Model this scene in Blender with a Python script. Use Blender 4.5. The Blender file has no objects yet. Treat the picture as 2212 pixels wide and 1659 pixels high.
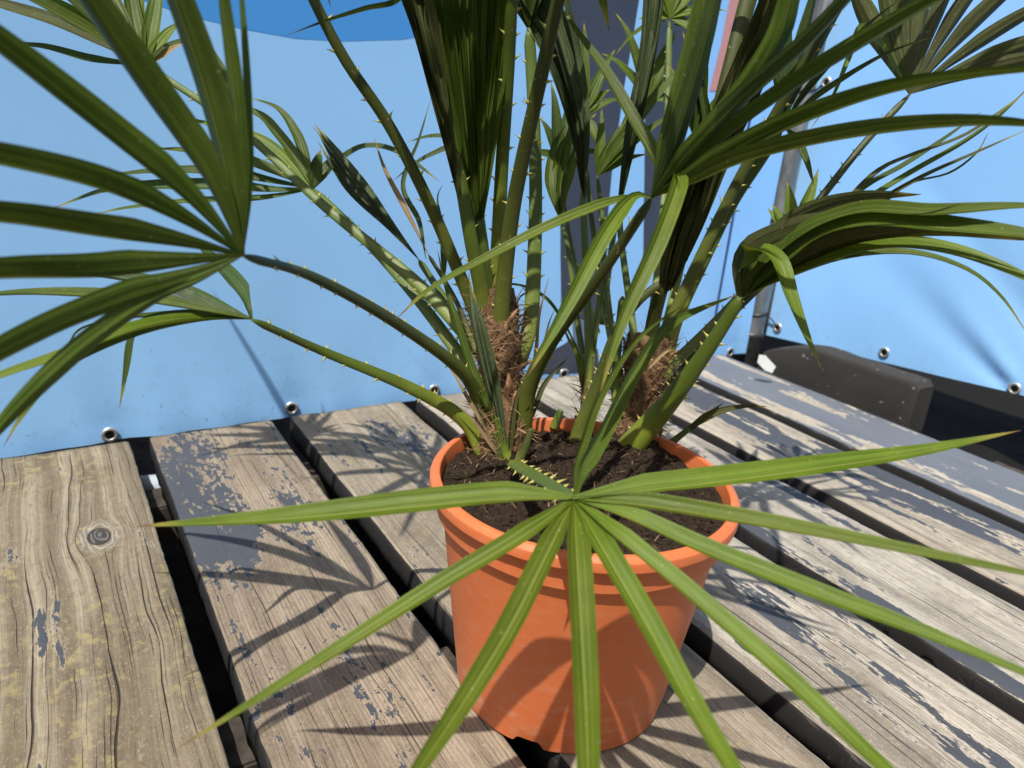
import bpy, bmesh, math, random
from mathutils import Vector, Matrix, noise
R = random.Random(7)
scene = bpy.context.scene
# ------------------------------------------------------------------ camera
CAMH = 0.5699; PITCH = 0.3473; ROLL = 0.0833; FPX = 1601.6; CX, CY = 1106.0, 829.5
fw = Vector((0, math.cos(PITCH), -math.sin(PITCH)))
r0 = Vector((1, 0, 0)); u0 = r0.cross(fw)
rt = r0 * math.cos(ROLL) + u0 * math.sin(ROLL); up = rt.cross(fw)
EYE = Vector((0, 0, CAMH))
cd = bpy.data.cameras.new('camera'); cam = bpy.data.objects.new('camera', cd)
scene.collection.objects.link(cam)
m = Matrix((rt, up, -fw)).transposed().to_4x4(); m.translation = EYE
cam.matrix_world = m
cd.sensor_fit = 'HORIZONTAL'; cd.sensor_width = 36; cd.lens = FPX / 2212 * 36
cd.clip_start = 0.02; cd.clip_end = 500
cd.dof.use_dof = True; cd.dof.focus_distance = 0.76; cd.dof.aperture_fstop = 6.8
scene.camera = cam
# ------------------------------------------------------------------ world, sun, exposure
SUN = Vector((0.17, 0.48, -1.0)).normalized()       # direction the light travels
elev = math.asin(-SUN.z); azi = math.atan2(-SUN.x, -SUN.y)
w = bpy.data.worlds.new('World'); scene.world = w; w.use_nodes = True
nt = w.node_tree
sky = nt.nodes.new('ShaderNodeTexSky'); sky.sky_type = 'NISHITA'; sky.sun_disc = False
sky.sun_elevation = elev; sky.sun_rotation = azi; sky.air_density = 1.0; sky.dust_density = 3.5; sky.ozone_density = 0.6
bg = nt.nodes['Background']; bg.inputs['Strength'].default_value = 0.085
nt.links.new(sky.outputs[0], bg.inputs[0])
sl = bpy.data.lights.new('sun', 'SUN'); sl.energy = 5.0; sl.angle = math.radians(0.55); sl.color = (1.0, 0.955, 0.88)
sun = bpy.data.objects.new('sun', sl); scene.collection.objects.link(sun)
sun.rotation_euler = SUN.to_track_quat('-Z', 'Y').to_euler(); sun.location = (-1, -2, 4)
vs = scene.view_settings; vs.view_transform = 'Standard'; vs.look = 'None'; vs.gamma = 1; vs.exposure = 0.16
vs.use_curve_mapping = False
scene.cycles.max_bounces = 6; scene.cycles.transparent_max_bounces = 8
# ------------------------------------------------------------------ helpers
COL = scene.collection
ANG = -0.5833
DV = Vector((math.sin(ANG), math.cos(ANG), 0)); NV = Vector((math.cos(ANG), -math.sin(ANG), 0)); ZV = Vector((0, 0, 1))
def at(x, y, d):
    return EYE + (fw + rt * ((x - CX) / FPX) - up * ((y - CY) / FPX)) * d
def onp(x, y, p0, n):
    dd = fw + rt * ((x - CX) / FPX) - up * ((y - CY) / FPX)
    return EYE + dd * ((p0 - EYE).dot(n) / dd.dot(n))
def st(s, t, z=0.0):
    return NV * s + DV * t + ZV * z
def link(name, me, mat=None, parent=None):
    o = bpy.data.objects.new(name, me); COL.objects.link(o)
    if mat:
        for mm in (mat if isinstance(mat, (list, tuple)) else [mat]): me.materials.append(mm)
    if parent: o.parent = parent
    return o
def empty(name, loc=(0, 0, 0)):
    o = bpy.data.objects.new(name, None); COL.objects.link(o); o.location = loc; o.empty_display_size = 0.05
    return o
def tag(o, label=None, cat=None, kind=None, group=None):
    if label: o['label'] = label
    if cat: o['category'] = cat
    if kind: o['kind'] = kind
    if group: o['group'] = group
    return o
class MB:
    """mesh collector with uv"""
    def __init__(s): s.v = []; s.f = []; s.uv = []; s.smooth = True; s.mi = []
    def quad(s, idx, uvs=None, mi=0):
        s.f.append(tuple(idx)); s.uv.append(uvs or [(0, 0)] * len(idx)); s.mi.append(mi)
    def grid(s, rows, uvf=None, closed=False, mi=0):
        b = len(s.v); n = len(rows[0]); m_ = len(rows)
        for r in rows: s.v.extend([tuple(p) for p in r])
        for j in range(m_ - 1):
            for i in range(n if closed else n - 1):
                i2 = (i + 1) % n
                q = (b + j * n + i, b + j * n + i2, b + (j + 1) * n + i2, b + (j + 1) * n + i)
                k = n if closed else n - 1
                uv = [(i / k, j / (m_ - 1)), ((i + 1) / k, j / (m_ - 1)), ((i + 1) / k, (j + 1) / (m_ - 1)), (i / k, (j + 1) / (m_ - 1))]
                s.quad(q, uv, mi)
        return b
    def cap(s, idx, mi=0): s.quad(idx, None, mi)
    def mesh(s, name, smooth=True):
        me = bpy.data.meshes.new(name); me.from_pydata(s.v, [], s.f); me.update()
        ul = me.uv_layers.new(name='UVMap'); k = 0
        flat = [c for uv in s.uv for p in uv for c in p]
        ul.data.foreach_set('uv', flat)
        me.polygons.foreach_set('use_smooth', [smooth] * len(me.polygons))
        if any(s.mi): me.polygons.foreach_set('material_index', s.mi)
        return me
def catmull(P, n):
    P = [Vector(p) for p in P]
    if len(P) == 2: P = [P[0], P[0].lerp(P[1], .5), P[1]]
    Q = [P[0] * 2 - P[1]] + P + [P[-1] * 2 - P[-2]]
    out = []
    for k in range(1, len(Q) - 2):
        a, b, c, d = Q[k - 1:k + 3]
        for i in range(24):
            t = i / 24
            out.append(0.5 * ((2 * b) + (c - a) * t + (2 * a - 5 * b + 4 * c - d) * t * t + (3 * b - a - 3 * c + d) * t ** 3))
    out.append(P[-1])
    L = [0]
    for i in range(1, len(out)): L.append(L[-1] + (out[i] - out[i - 1]).length)
    res = []; j = 0
    for i in range(n):
        q = L[-1] * i / (n - 1)
        while j < len(L) - 2 and L[j + 1] < q: j += 1
        f = (q - L[j]) / max(1e-9, L[j + 1] - L[j])
        res.append(out[j].lerp(out[j + 1], min(1, max(0, f))))
    return res, L[-1]
# ------------------------------------------------------------------ node helper
class NT:
    def __init__(s, name):
        s.m = bpy.data.materials.new(name); s.m.use_nodes = True; s.t = s.m.node_tree; s.t.nodes.clear()
        s.out = s.n('ShaderNodeOutputMaterial')
    def n(s, typ, **kw):
        x = s.t.nodes.new(typ)
        for k, v in kw.items(): setattr(x, k, v)
        return x
    def l(s, a, b): s.t.links.new(a, b)
    def put(s, inp, v):
        if hasattr(v, 'is_linked'): s.l(v, inp)
        else:
            if isinstance(v, (tuple, list)) and len(v) == 3 and inp.type == 'RGBA': v = (*v, 1)
            inp.default_value = v
    def math(s, op, a, b=None, c=None, clamp=False):
        x = s.n('ShaderNodeMath', operation=op); x.use_clamp = clamp
        for i, v in enumerate((a, b, c)):
            if v is not None: s.put(x.inputs[i], v)
        return x.outputs[0]
    def mix(s, f, a, b, blend='MIX'):
        x = s.n('ShaderNodeMix', data_type='RGBA', blend_type=blend); x.clamp_factor = True
        s.put(x.inputs[0], f); s.put(x.inputs[6], a); s.put(x.inputs[7], b); return x.outputs[2]
    def ramp(s, v, stops, interp='LINEAR'):
        x = s.n('ShaderNodeValToRGB'); cr = x.color_ramp; cr.interpolation = interp
        while len(cr.elements) < len(stops): cr.elements.new(0.5)
        for e, (p, c) in zip(cr.elements, stops):
            e.position = p; e.color = (c, c, c, 1) if not isinstance(c, (tuple, list)) else (*c, 1)
        s.put(x.inputs[0], v); return x.outputs[0]
    def sstep(s, v, a, b):
        x = s.n('ShaderNodeMapRange', interpolation_type='SMOOTHSTEP'); s.put(x.inputs[0], v)
        x.inputs[1].default_value = a; x.inputs[2].default_value = b; x.inputs[3].default_value = 0; x.inputs[4].default_value = 1
        return x.outputs[0]
    def comb(s, x, y, z):
        c = s.n('ShaderNodeCombineXYZ')
        for i, v in enumerate((x, y, z)): s.put(c.inputs[i], v)
        return c.outputs[0]
    def noise(s, vec, scale, detail=3, rough=.5, dist=0.0):
        x = s.n('ShaderNodeTexNoise'); x.inputs['Scale'].default_value = scale; x.inputs['Detail'].default_value = detail
        x.inputs['Roughness'].default_value = rough; x.inputs['Distortion'].default_value = dist
        s.l(vec, x.inputs['Vector']); return x.outputs[0]
    def scale(s, vec, v):
        x = s.n('ShaderNodeVectorMath', operation='MULTIPLY'); s.l(vec, x.inputs[0]); x.inputs[1].default_value = v; return x.outputs[0]
    def add(s, vec, v):
        x = s.n('ShaderNodeVectorMath', operation='ADD'); s.l(vec, x.inputs[0]); s.put(x.inputs[1], v); return x.outputs[0]
    def obj(s): return s.n('ShaderNodeTexCoord').outputs['Object']
    def uv(s): return s.n('ShaderNodeTexCoord').outputs['UV']
    def sep(s, v):
        x = s.n('ShaderNodeSeparateXYZ'); s.l(v, x.inputs[0]); return x.outputs
    def rand(s): return s.n('ShaderNodeObjectInfo').outputs['Random']
    def bump(s, h, strength=.3, dist=.002):
        b = s.n('ShaderNodeBump'); b.inputs['Strength'].default_value = strength; b.inputs['Distance'].default_value = dist
        s.put(b.inputs['Height'], h); return b.outputs[0]
    def bsdf(s, col, rough=.5, metal=0.0, normal=None, spec=.5, link=True):
        b = s.n('ShaderNodeBsdfPrincipled'); s.put(b.inputs['Base Color'], col); s.put(b.inputs['Roughness'], rough)
        s.put(b.inputs['Metallic'], metal); s.put(b.inputs['Specular IOR Level'], spec)
        if normal is not None: s.l(normal, b.inputs['Normal'])
        if link: s.l(b.outputs[0], s.out.inputs[0])
        return b
# ------------------------------------------------------------------ materials
def leaf_mat(name, c1, c2, rib, bloom=0.0, transl=.3, rough=.42, veins=16, tip=True):
    k = NT(name); uv = k.uv(); u, v, _ = k.sep(uv); ob = k.obj(); rnd = k.rand()
    off = k.comb(k.math('MULTIPLY', rnd, 37.0), k.math('MULTIPLY', rnd, 11.0), rnd)
    fine = k.noise(k.add(k.comb(k.math('MULTIPLY', u, veins), k.math('MULTIPLY', v, 1.2), 0.0), off), 1.6, 3, .6)
    blot = k.noise(k.add(ob, off), 26.0, 3, .55)
    col = k.mix(k.sstep(blot, .3, .7), c1, c2)
    col = k.mix(k.math('MULTIPLY', k.sstep(fine, .38, .72), .45), col, tuple(x * 1.75 for x in c2))
    hs = k.n('ShaderNodeHueSaturation'); k.put(hs.inputs['Color'], col)
    k.put(hs.inputs['Value'], k.math('ADD', .84, k.math('MULTIPLY', rnd, .32)))
    k.put(hs.inputs['Hue'], k.math('ADD', .492, k.math('MULTIPLY', rnd, .016))); col = hs.outputs[0]
    mid = k.math('ABSOLUTE', k.math('SUBTRACT', u, .5))
    ribm = k.math('SUBTRACT', 1.0, k.sstep(mid, .012, .05))
    col = k.mix(k.math('MULTIPLY', ribm, .75), col, rib)
    if bloom:
        st_ = k.noise(k.add(k.comb(k.math('MULTIPLY', u, 26.0), k.math('MULTIPLY', v, 9.0), 0.0), off), 2.0, 4, .75)
        col = k.mix(k.math('MULTIPLY', k.sstep(st_, .52, .72), bloom), col, (.34, .37, .27))
    spk = k.noise(k.add(ob, off), 420.0, 2, .5)
    col = k.mix(k.math('MULTIPLY', k.sstep(spk, .69, .76), .5), col, (.42, .44, .30))
    scar = k.noise(k.add(k.comb(k.math('MULTIPLY', u, 2.0), k.math('MULTIPLY', v, 9.0), 0.0), off), 1.5, 4, .6)
    col = k.mix(k.math('MULTIPLY', k.sstep(scar, .72, .78), .7), col, (.30, .20, .085))
    if tip:
        tn = k.math('ADD', v, k.math('MULTIPLY', k.math('SUBTRACT', blot, .5), .10))
        col = k.mix(k.sstep(tn, .86, .95), col, (.27, .25, .05))
        col = k.mix(k.sstep(tn, .945, .985), col, (.20, .115, .05))
    grv = k.math('SINE', k.math('MULTIPLY', mid, 26.0))
    col = k.mix(k.math('MULTIPLY', k.sstep(grv, .45, 1.0), .24), col, tuple(x * .42 for x in c1))  # shading of the pleat grooves darkened into the leaf colour
    nrm = k.bump(k.math('SUBTRACT', fine, k.math('MULTIPLY', grv, .35)), .5, .0010)
    b = k.bsdf(col, k.math('ADD', rough - .08, k.math('MULTIPLY', blot, .2)), 0, nrm, .27, link=False)
    tr = k.n('ShaderNodeBsdfTranslucent'); k.l(k.mix(1.0, col, (1.25, 1.15, .45), 'MULTIPLY'), tr.inputs[0]); k.l(nrm, tr.inputs[1])
    mx = k.n('ShaderNodeMixShader'); mx.inputs[0].default_value = transl
    k.l(b.outputs[0], mx.inputs[1]); k.l(tr.outputs[0], mx.inputs[2]); k.l(mx.outputs[0], k.out.inputs[0])
    return k.m
M = {}
M['fresh'] = leaf_mat('leaf_fresh_green', (.080, .124, .009), (.114, .162, .014), (.22, .25, .05), 0, .26)
M['mid'] = leaf_mat('leaf_mid_green', (.052, .086, .009), (.080, .118, .014), (.16, .19, .05), .08, .28)
M['deep'] = leaf_mat('leaf_deep_green', (.036, .064, .012), (.056, .090, .018), (.11, .14, .045), .15, .26)
M['young'] = leaf_mat('leaf_young_striped', (.036, .054, .020), (.060, .084, .030), (.15, .18, .08), .85, .16, .5, 34)
M['dry'] = leaf_mat('leaf_dry', (.20, .125, .065), (.33, .235, .13), (.40, .30, .17), .35, .2, .75, 20, False)
M['bronze'] = leaf_mat('leaf_bronze', (.046, .056, .014), (.070, .074, .022), (.12, .115, .045), .18, .20, .5, 26)
def stalk_mat(name, top, base):
    k = NT(name); u, v, _ = k.sep(k.uv()); ob = k.obj(); rnd = k.rand()
    off = k.comb(k.math('MULTIPLY', rnd, 17.0), rnd, 0.0)
    n1 = k.noise(k.add(ob, off), 40, 4, .6)
    fine = k.noise(k.comb(k.math('MULTIPLY', u, 30.0), k.math('MULTIPLY', v, 5.0), rnd), 1.5, 3, .6)
    col = k.mix(k.sstep(k.math('ADD', v, k.math('MULTIPLY', k.math('SUBTRACT', n1, .5), .5)), .05, .55), base, top)
    col = k.mix(k.math('MULTIPLY', k.sstep(fine, .45, .75), .4), col, tuple(x * 1.7 for x in top))
    flk = k.noise(k.add(ob, off), 260, 3, .6)
    col = k.mix(k.math('MULTIPLY', k.sstep(flk, .66, .72), .55), col, (.36, .35, .22))
    br = k.noise(k.add(ob, off), 85, 3, .6)
    col = k.mix(k.math('MULTIPLY', k.sstep(br, .68, .76), .7), col, (.16, .09, .04))
    k.bsdf(col, .42, 0, k.bump(fine, .35, .001), .32); return k.m
M['stalk'] = stalk_mat('leaf_stalk_green', (.070, .098, .012), (.200, .235, .028))
M['stalk_d'] = stalk_mat('leaf_stalk_olive', (.046, .056, .010), (.105, .120, .020))
M['stalk_l'] = stalk_mat('leaf_stalk_light', (.082, .122, .022), (.150, .180, .030))
k = NT('spine_yellow'); u, v, _ = k.sep(k.uv())
k.bsdf(k.mix(k.sstep(v, .55, .95), (.36, .34, .07), (.16, .085, .03)), .45); M['spine'] = k.m
# bark and fibre
k = NT('palm_bark'); ob = k.obj(); n1 = k.noise(k.scale(ob, (1, 1, .35)), 120, 5, .7); n2 = k.noise(ob, 30, 3)
k.bsdf(k.mix(k.sstep(n2, .3, .7), k.mix(n1, (.045, .024, .013), (.16, .090, .046)), k.mix(n1, (.08, .045, .022), (.27, .17, .09))), .9, 0, k.bump(n1, 1.0, .004), .2); M['bark'] = k.m
def fib(name, a, b):
    k = NT(name); ob = k.obj(); n1 = k.noise(ob, 90, 3, .6); n2 = k.noise(ob, 900, 2)
    k.bsdf(k.mix(k.sstep(n1, .35, .65), a, k.mix(n2, b, tuple(x * 1.5 for x in b))), .8, 0, None, .25); return k.m
M['fibre'] = fib('palm_fibre', (.10, .052, .024), (.29, .175, .088))
M['scale'] = fib('sheath_brown', (.13, .062, .030), (.30, .165, .085))
# soil
k = NT('potting_soil'); ob = k.obj(); n1 = k.noise(ob, 150, 5, .7); n2 = k.noise(ob, 35, 3); n3 = k.noise(ob, 700, 2)
c = k.mix(n1, (.012, .008, .006), (.060, .040, .026)); c = k.mix(k.sstep(n3, .66, .74), c, (.20, .145, .085))
k.bsdf(c, .95, 0, k.bump(n1, 1.0, .006), .15); M['soil'] = k.m
k = NT('straw_bits'); n1 = k.noise(k.obj(), 60, 2); k.bsdf(k.mix(n1, (.07, .045, .026), (.26, .18, .10)), .85, 0, None, .2); M['straw'] = k.m
# pot plastic
def pot_mat():
    k = NT('terracotta_plastic'); ob = k.obj(); x, y, z = k.sep(ob)
    n1 = k.noise(ob, 14, 4, .6); sm = k.noise(k.scale(ob, (1, 1, 2.5)), 46, 5, .65); sp = k.noise(ob, 380, 2); sc = k.noise(k.scale(ob, (.6, .6, 4)), 180, 4, .7)
    col = k.mix(n1, (.600, .150, .046), (.655, .170, .058))
    lowd = k.math('SUBTRACT', 1.0, k.sstep(z, 0.0, .14))
    dirt = k.math('MULTIPLY', k.sstep(sm, .46, .74), k.math('ADD', .20, k.math('MULTIPLY', lowd, .40)))
    col = k.mix(dirt, col, (.60, .32, .19))
    col = k.mix(k.math('MULTIPLY', k.sstep(sp, .67, .75), .6), col, (.20, .08, .04))
    col = k.mix(k.math('MULTIPLY', k.sstep(sc, .62, .72), .16), col, (.66, .40, .28))
    # chalky scuff low on the left front
    dx = k.math('SUBTRACT', x, -.092); dy = k.math('SUBTRACT', y, -.066); dz = k.math('SUBTRACT', z, .030)
    dd = k.math('SQRT', k.math('ADD', k.math('ADD', k.math('MULTIPLY', dx, dx), k.math('MULTIPLY', dy, dy)), k.math('MULTIPLY', dz, dz)))
    col = k.mix(k.math('MULTIPLY', k.math('SUBTRACT', 1.0, k.sstep(dd, .006, .026)), k.sstep(sc, .42, .60)), col, (.66, .46, .36))
    k.bsdf(col, k.math('ADD', .40, k.math('MULTIPLY', sm, .22)), 0, k.bump(k.math('ADD', k.math('MULTIPLY', sm, .5), k.math('MULTIPLY', sc, .5)), .12, .001), .42); return k.m
M['pot'] = pot_mat()
# wood
def wood_mat(name, wa, wb, wdark, paint_amt, paint_col=(.062, .066, .076), bias=None, lichen=0.0, knots=(), seed=0.0, grain=1.0, crack=1.0, ridged=.22, frag=.20):
    """x across the plank, y along it (metres)"""
    k = NT(name); ob = k.obj(); x, y, z = k.sep(ob)
    a = k.math('ADD', x, seed); psi = a
    kr = None
    for (kx, ky, kR) in knots:
        dx = k.math('SUBTRACT', x, kx); dy = k.math('MULTIPLY', k.math('SUBTRACT', y, ky), .62)
        r2 = k.math('ADD', k.math('MULTIPLY', dx, dx), k.math('MULTIPLY', dy, dy))
        fac = k.math('DIVIDE', kR * kR, k.math('MAXIMUM', r2, kR * kR * .35))
        psi = k.math('SUBTRACT', psi, k.math('MULTIPLY', dx, fac))
        r = k.math('SQRT', r2)
        if kr is None: kr = (r, kR)
    warp = k.noise(k.comb(k.math('MULTIPLY', x, 6.0), k.math('MULTIPLY', y, 3.0), seed), 1.0, 2, .5)
    warp2 = k.noise(k.comb(k.math('MULTIPLY', x, 25.0), k.math('MULTIPLY', y, 14.0), seed), 1.0, 2, .5)
    g = k.math('ADD', psi, k.math('ADD', k.math('MULTIPLY', warp, .030 * grain), k.math('MULTIPLY', warp2, .0035 * grain)))
    bands = k.noise(k.comb(k.math('MULTIPLY', g, 40.0), k.math('MULTIPLY', y, .45), seed), 1.0, 3, .6)
    fine = k.noise(k.comb(k.math('MULTIPLY', g, 300.0), k.math('MULTIPLY', y, 5.0), seed), 1.0, 4, .7)
    ridge = k.math('SINE', k.math('ADD', k.math('MULTIPLY', g, 1350.0), k.math('MULTIPLY', warp, 22.0)))
    wob = k.noise(k.comb(k.math('MULTIPLY', x, 9.0), k.math('MULTIPLY', y, 2.2), seed + 9), 1.0, 2, .5)
    cv = k.math('ADD', k.math('MULTIPLY', g, 70.0), k.math('MULTIPLY', wob, 3.2)); ci = k.math('FLOOR', cv)
    cf = k.math('ABSOLUTE', k.math('SUBTRACT', k.math('FRACT', cv), .5))
    cw = k.noise(k.comb(k.math('MULTIPLY', ci, 7.31), k.math('MULTIPLY', y, 3.2), seed + 4), 1.0, 3, .6)
    cw = k.math('MULTIPLY', k.sstep(cw, .44, .72), .085)
    fv = k.math('ADD', k.math('MULTIPLY', g, 210.0), k.math('MULTIPLY', wob, 5.0)); fi_ = k.math('FLOOR', fv)
    ff = k.math('ABSOLUTE', k.math('SUBTRACT', k.math('FRACT', fv), .5))
    fw_ = k.noise(k.comb(k.math('MULTIPLY', fi_, 5.17), k.math('MULTIPLY', y, 7.0), seed + 6), 1.0, 2, .6)
    fw_ = k.math('MULTIPLY', k.sstep(fw_, .50, .72), .16)
    blot = k.noise(k.comb(k.math('MULTIPLY', x, 14.0), k.math('MULTIPLY', y, 6.0), seed), 1.0, 4, .6)
    grit = k.noise(k.scale(ob, (1, .55, 1)), 520, 3, .7)
    mott = k.noise(k.scale(ob, (1, .4, 1)), 170, 3, .65)
    col = k.mix(k.sstep(bands, .36, .64), wa, wb)
    col = k.mix(k.math('MULTIPLY', k.sstep(blot, .42, .70), .62), col, tuple(q * a_ for q, a_ in zip(wa, (.60, .58, .60)))) 
    col = k.mix(k.math('MULTIPLY', k.sstep(fine, .50, .72), .55), col, wdark)
    col = k.mix(k.math('MULTIPLY', k.sstep(ridge, .1, 1.0), ridged), col, wdark)
    col = k.mix(k.math('MULTIPLY', k.sstep(grit, .54, .70), .45), col, tuple(min(1, q * 1.35) for q in wb))
    col = k.mix(k.math('MULTIPLY', k.sstep(mott, .50, .68), .40), col, wdark)
    if lichen:
        ln = k.noise(ob, 55, 4, .65)
        col = k.mix(k.math('MULTIPLY', k.math('MULTIPLY', k.sstep(ln, .48, .66), k.sstep(blot, .38, .60)), lichen), col, (.34, .285, .125))
    cm = k.math('MULTIPLY', k.math('SUBTRACT', cw, cf), 22.0, clamp=True)
    cm2 = k.math('MULTIPLY', k.math('MULTIPLY', k.math('SUBTRACT', fw_, ff), 9.0, clamp=True), .55)
    cm = k.math('MULTIPLY', k.math('MAXIMUM', cm, cm2), crack)
    if kr:
        r, kR = kr
        kn = k.math('SUBTRACT', 1.0, k.sstep(r, kR * .55, kR * .72))
        rings = k.math('SINE', k.math('ADD', k.math('MULTIPLY', r, 900.0), k.math('MULTIPLY', warp2, 46.0)))
        kc = k.mix(k.sstep(rings, -.6, .8), (.045, .042, .040), (.125, .118, .105))
        ringz = k.math('MULTIPLY', k.math('SUBTRACT', 1.0, k.sstep(k.math("ABSOLUTE", k.math("SUBTRACT", r, kR * .95)), .0, kR * .60)), .42)
        rc = k.mix(k.sstep(rings, -.2, .6), (.22, .19, .15), (.46, .43, .38))
        col = k.mix(ringz, col, rc); col = k.mix(kn, col, kc)
        edge = k.math('SUBTRACT', 1.0, k.sstep(k.math('ABSOLUTE', k.math('SUBTRACT', r, kR * .64)), .0004, .0016))
        cm = k.math('MAXIMUM', k.math('MULTIPLY', cm, k.sstep(r, kR * .9, kR * 1.2)), k.math('MULTIPLY', edge, .8))
    h = k.math('SUBTRACT', k.math('ADD', k.math('MULTIPLY', fine, .5), k.math('MULTIPLY', bands, .5)), k.math('MULTIPLY', cm, 1.6))
    col = k.mix(k.math('MULTIPLY', cm, .92), col, (.022, .018, .015))
    # flaking paint, streaked along the grain
    pn = k.noise(k.comb(k.math('MULTIPLY', g, 26.0), k.math('MULTIPLY', y, 4.2), seed + 21), 1.0, 7, .62)
    pn2 = k.noise(k.comb(k.math('MULTIPLY', x, 120.0), k.math('MULTIPLY', y, 55.0), seed + 2), 1.0, 4, .65)
    pv = k.math('ADD', k.math('ADD', k.math('MULTIPLY', pn, 1.0), k.math('MULTIPLY', pn2, frag)), paint_amt - .50 - frag * .5)
    if bias is not None:          # list of (x position, half width, y0, y1, gain)
        for (bx, bw, y0, y1, gain) in bias:
            bm_ = k.math('SUBTRACT', 1.0, k.sstep(k.math('ABSOLUTE', k.math('SUBTRACT', x, bx)), bw * .15, bw * 1.1))
            by = k.math('MULTIPLY', k.sstep(y, y0 - .09, y0 + .06), k.math('SUBTRACT', 1.0, k.sstep(y, y1 - .06, y1 + .09)))
            pv = k.math('ADD', pv, k.math('MULTIPLY', k.math('MULTIPLY', bm_, by), gain))
    pm = k.sstep(pv, .0, .018)
    pm = k.math('MULTIPLY', pm, k.math('SUBTRACT', 1.0, k.math('MULTIPLY', k.sstep(cm, .5, .9), .8)))
    pc = k.mix(blot, tuple(q * .8 for q in paint_col), tuple(q * 1.25 for q in paint_col))
    pc = k.mix(k.math('MULTIPLY', k.sstep(grit, .60, .72), .25), pc, (.22, .22, .22))
    rim = k.math('MULTIPLY', k.sstep(pv, -.035, .0), k.math('SUBTRACT', 1.0, pm))
    col = k.mix(k.math('MULTIPLY', rim, .35), col, tuple(min(1, q * 1.35) for q in wb))
    # sides of the plank: blotchy near-black over the wood colour
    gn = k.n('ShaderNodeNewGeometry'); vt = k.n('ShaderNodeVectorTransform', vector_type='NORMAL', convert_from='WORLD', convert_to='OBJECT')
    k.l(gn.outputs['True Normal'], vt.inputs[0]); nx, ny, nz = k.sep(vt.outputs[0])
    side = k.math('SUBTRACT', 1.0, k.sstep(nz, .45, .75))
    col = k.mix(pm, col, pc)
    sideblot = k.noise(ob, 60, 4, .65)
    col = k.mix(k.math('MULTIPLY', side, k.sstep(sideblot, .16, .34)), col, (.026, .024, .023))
    hh = k.math('ADD', k.math('MULTIPLY', h, k.math('SUBTRACT', 1.0, k.math('MULTIPLY', pm, .72))), k.math('MULTIPLY', pm, .55))
    k.bsdf(col, k.math('SUBTRACT', .82, k.math('MULTIPLY', pm, .24)), 0, k.bump(hh, .9, .0016), .22)
    return k.m
# tarpaulin
def tarp_mat(name, a, b):
    k = NT(name); ob = k.obj(); x, y, z = k.sep(ob)
    n1 = k.noise(ob, 3.0, 3, .5); sp = k.noise(ob, 90, 3, .55); sp2 = k.noise(ob, 34, 4, .65)
    wv = k.n('ShaderNodeTexWave'); wv.wave_type = 'BANDS'; wv.bands_direction = 'DIAGONAL'; wv.inputs['Scale'].default_value = 210; wv.inputs['Distortion'].default_value = .6
    k.l(ob, wv.inputs[0])
    low = k.math('SUBTRACT', 1.0, k.sstep(z, .02, .22))
    col = k.mix(n1, a, b)
    col = k.mix(k.math('MULTIPLY', k.math('MULTIPLY', k.sstep(sp, .68, .74), low), .65), col, (.06, .075, .09))
    col = k.mix(k.math('MULTIPLY', k.math('MULTIPLY', k.sstep(sp2, .5, .75), low), .22), col, (.16, .22, .27))
    k.bsdf(col, .48, 0, k.bump(k.math('ADD', k.math('MULTIPLY', wv.outputs[0], .3), k.math('MULTIPLY', sp2, .7)), .10, .003), .35); return k.m
M['tarp'] = tarp_mat('tarp_light_blue', (.295, .575, .940), (.310, .595, .955))
M['tarp_deep'] = tarp_mat('tarp_deep_blue', (.065, .300, .720), (.072, .315, .745))
def plain(name, a, b, sc, rough, metal=0.0, spec=.5, bs=.15, bd=.002):
    k = NT(name); n1 = k.noise(k.obj(), sc, 4, .6)
    k.bsdf(k.mix(k.sstep(n1, .3, .7), a, b), rough, metal, k.bump(n1, bs, bd), spec); return k.m
M['print_navy'] = plain('print_navy_grey', (.048, .058, .088), (.054, .064, .094), 6, .5, 0, .35, .05)
M['print_grey'] = plain('print_slate', (.135, .165, .235), (.145, .175, .245), 6, .5, 0, .35, .05)
M['print_pink'] = plain('print_salmon', (.60, .27, .24), (.63, .29, .26), 6, .5, 0, .35, .05)
M['nickel'] = plain('nickel', (.66, .63, .57), (.54, .51, .46), 90, .38, .75)
M['hole'] = plain('hole_shade_black', (.004, .004, .005), (.010, .010, .011), 40, .9, 0, .1)  # near-black paint standing for the dark inside the eyelets
k = NT('galvanised_steel'); ob = k.obj(); n1 = k.noise(k.scale(ob, (1, 1, .25)), 30, 5, .65); n2 = k.noise(ob, 160, 3)
k.bsdf(k.mix(k.sstep(n1, .3, .72), (.19, .20, .20), (.40, .41, .41)), k.math('ADD', .34, k.math('MULTIPLY', n1, .25)), .75, k.bump(n2, .12, .001)); M['steel'] = k.m
M['black'] = plain('black_plastic', (.010, .010, .011), (.024, .023, .022), 60, .45, 0, .5, .3, .002)
k = NT('recycled_rubber'); ob = k.obj(); n1 = k.noise(ob, 9, 4, .6); sp = k.noise(ob, 75, 2); sp2 = k.noise(ob, 300, 3)
c = k.mix(n1, (.026, .024, .022), (.060, .055, .048)); c = k.mix(k.math('MULTIPLY', k.sstep(sp, .70, .74), .7), c, (.26, .25, .23))
k.bsdf(c, .85, 0, k.bump(sp2, .35, .002), .2); M['rubber'] = k.m
k = NT('woven_ground_cloth'); ob = k.obj(); x, y, z = k.sep(ob)
wv = k.n('ShaderNodeTexWave'); wv.bands_direction = 'X'; wv.inputs['Scale'].default_value = 130; wv.inputs['Distortion'].default_value = .8; k.l(ob, wv.inputs[0])
wv2 = k.n('ShaderNodeTexWave'); wv2.bands_direction = 'Y'; wv2.inputs['Scale'].default_value = 130; wv2.inputs['Distortion'].default_value = .8; k.l(ob, wv2.inputs[0])
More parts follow.
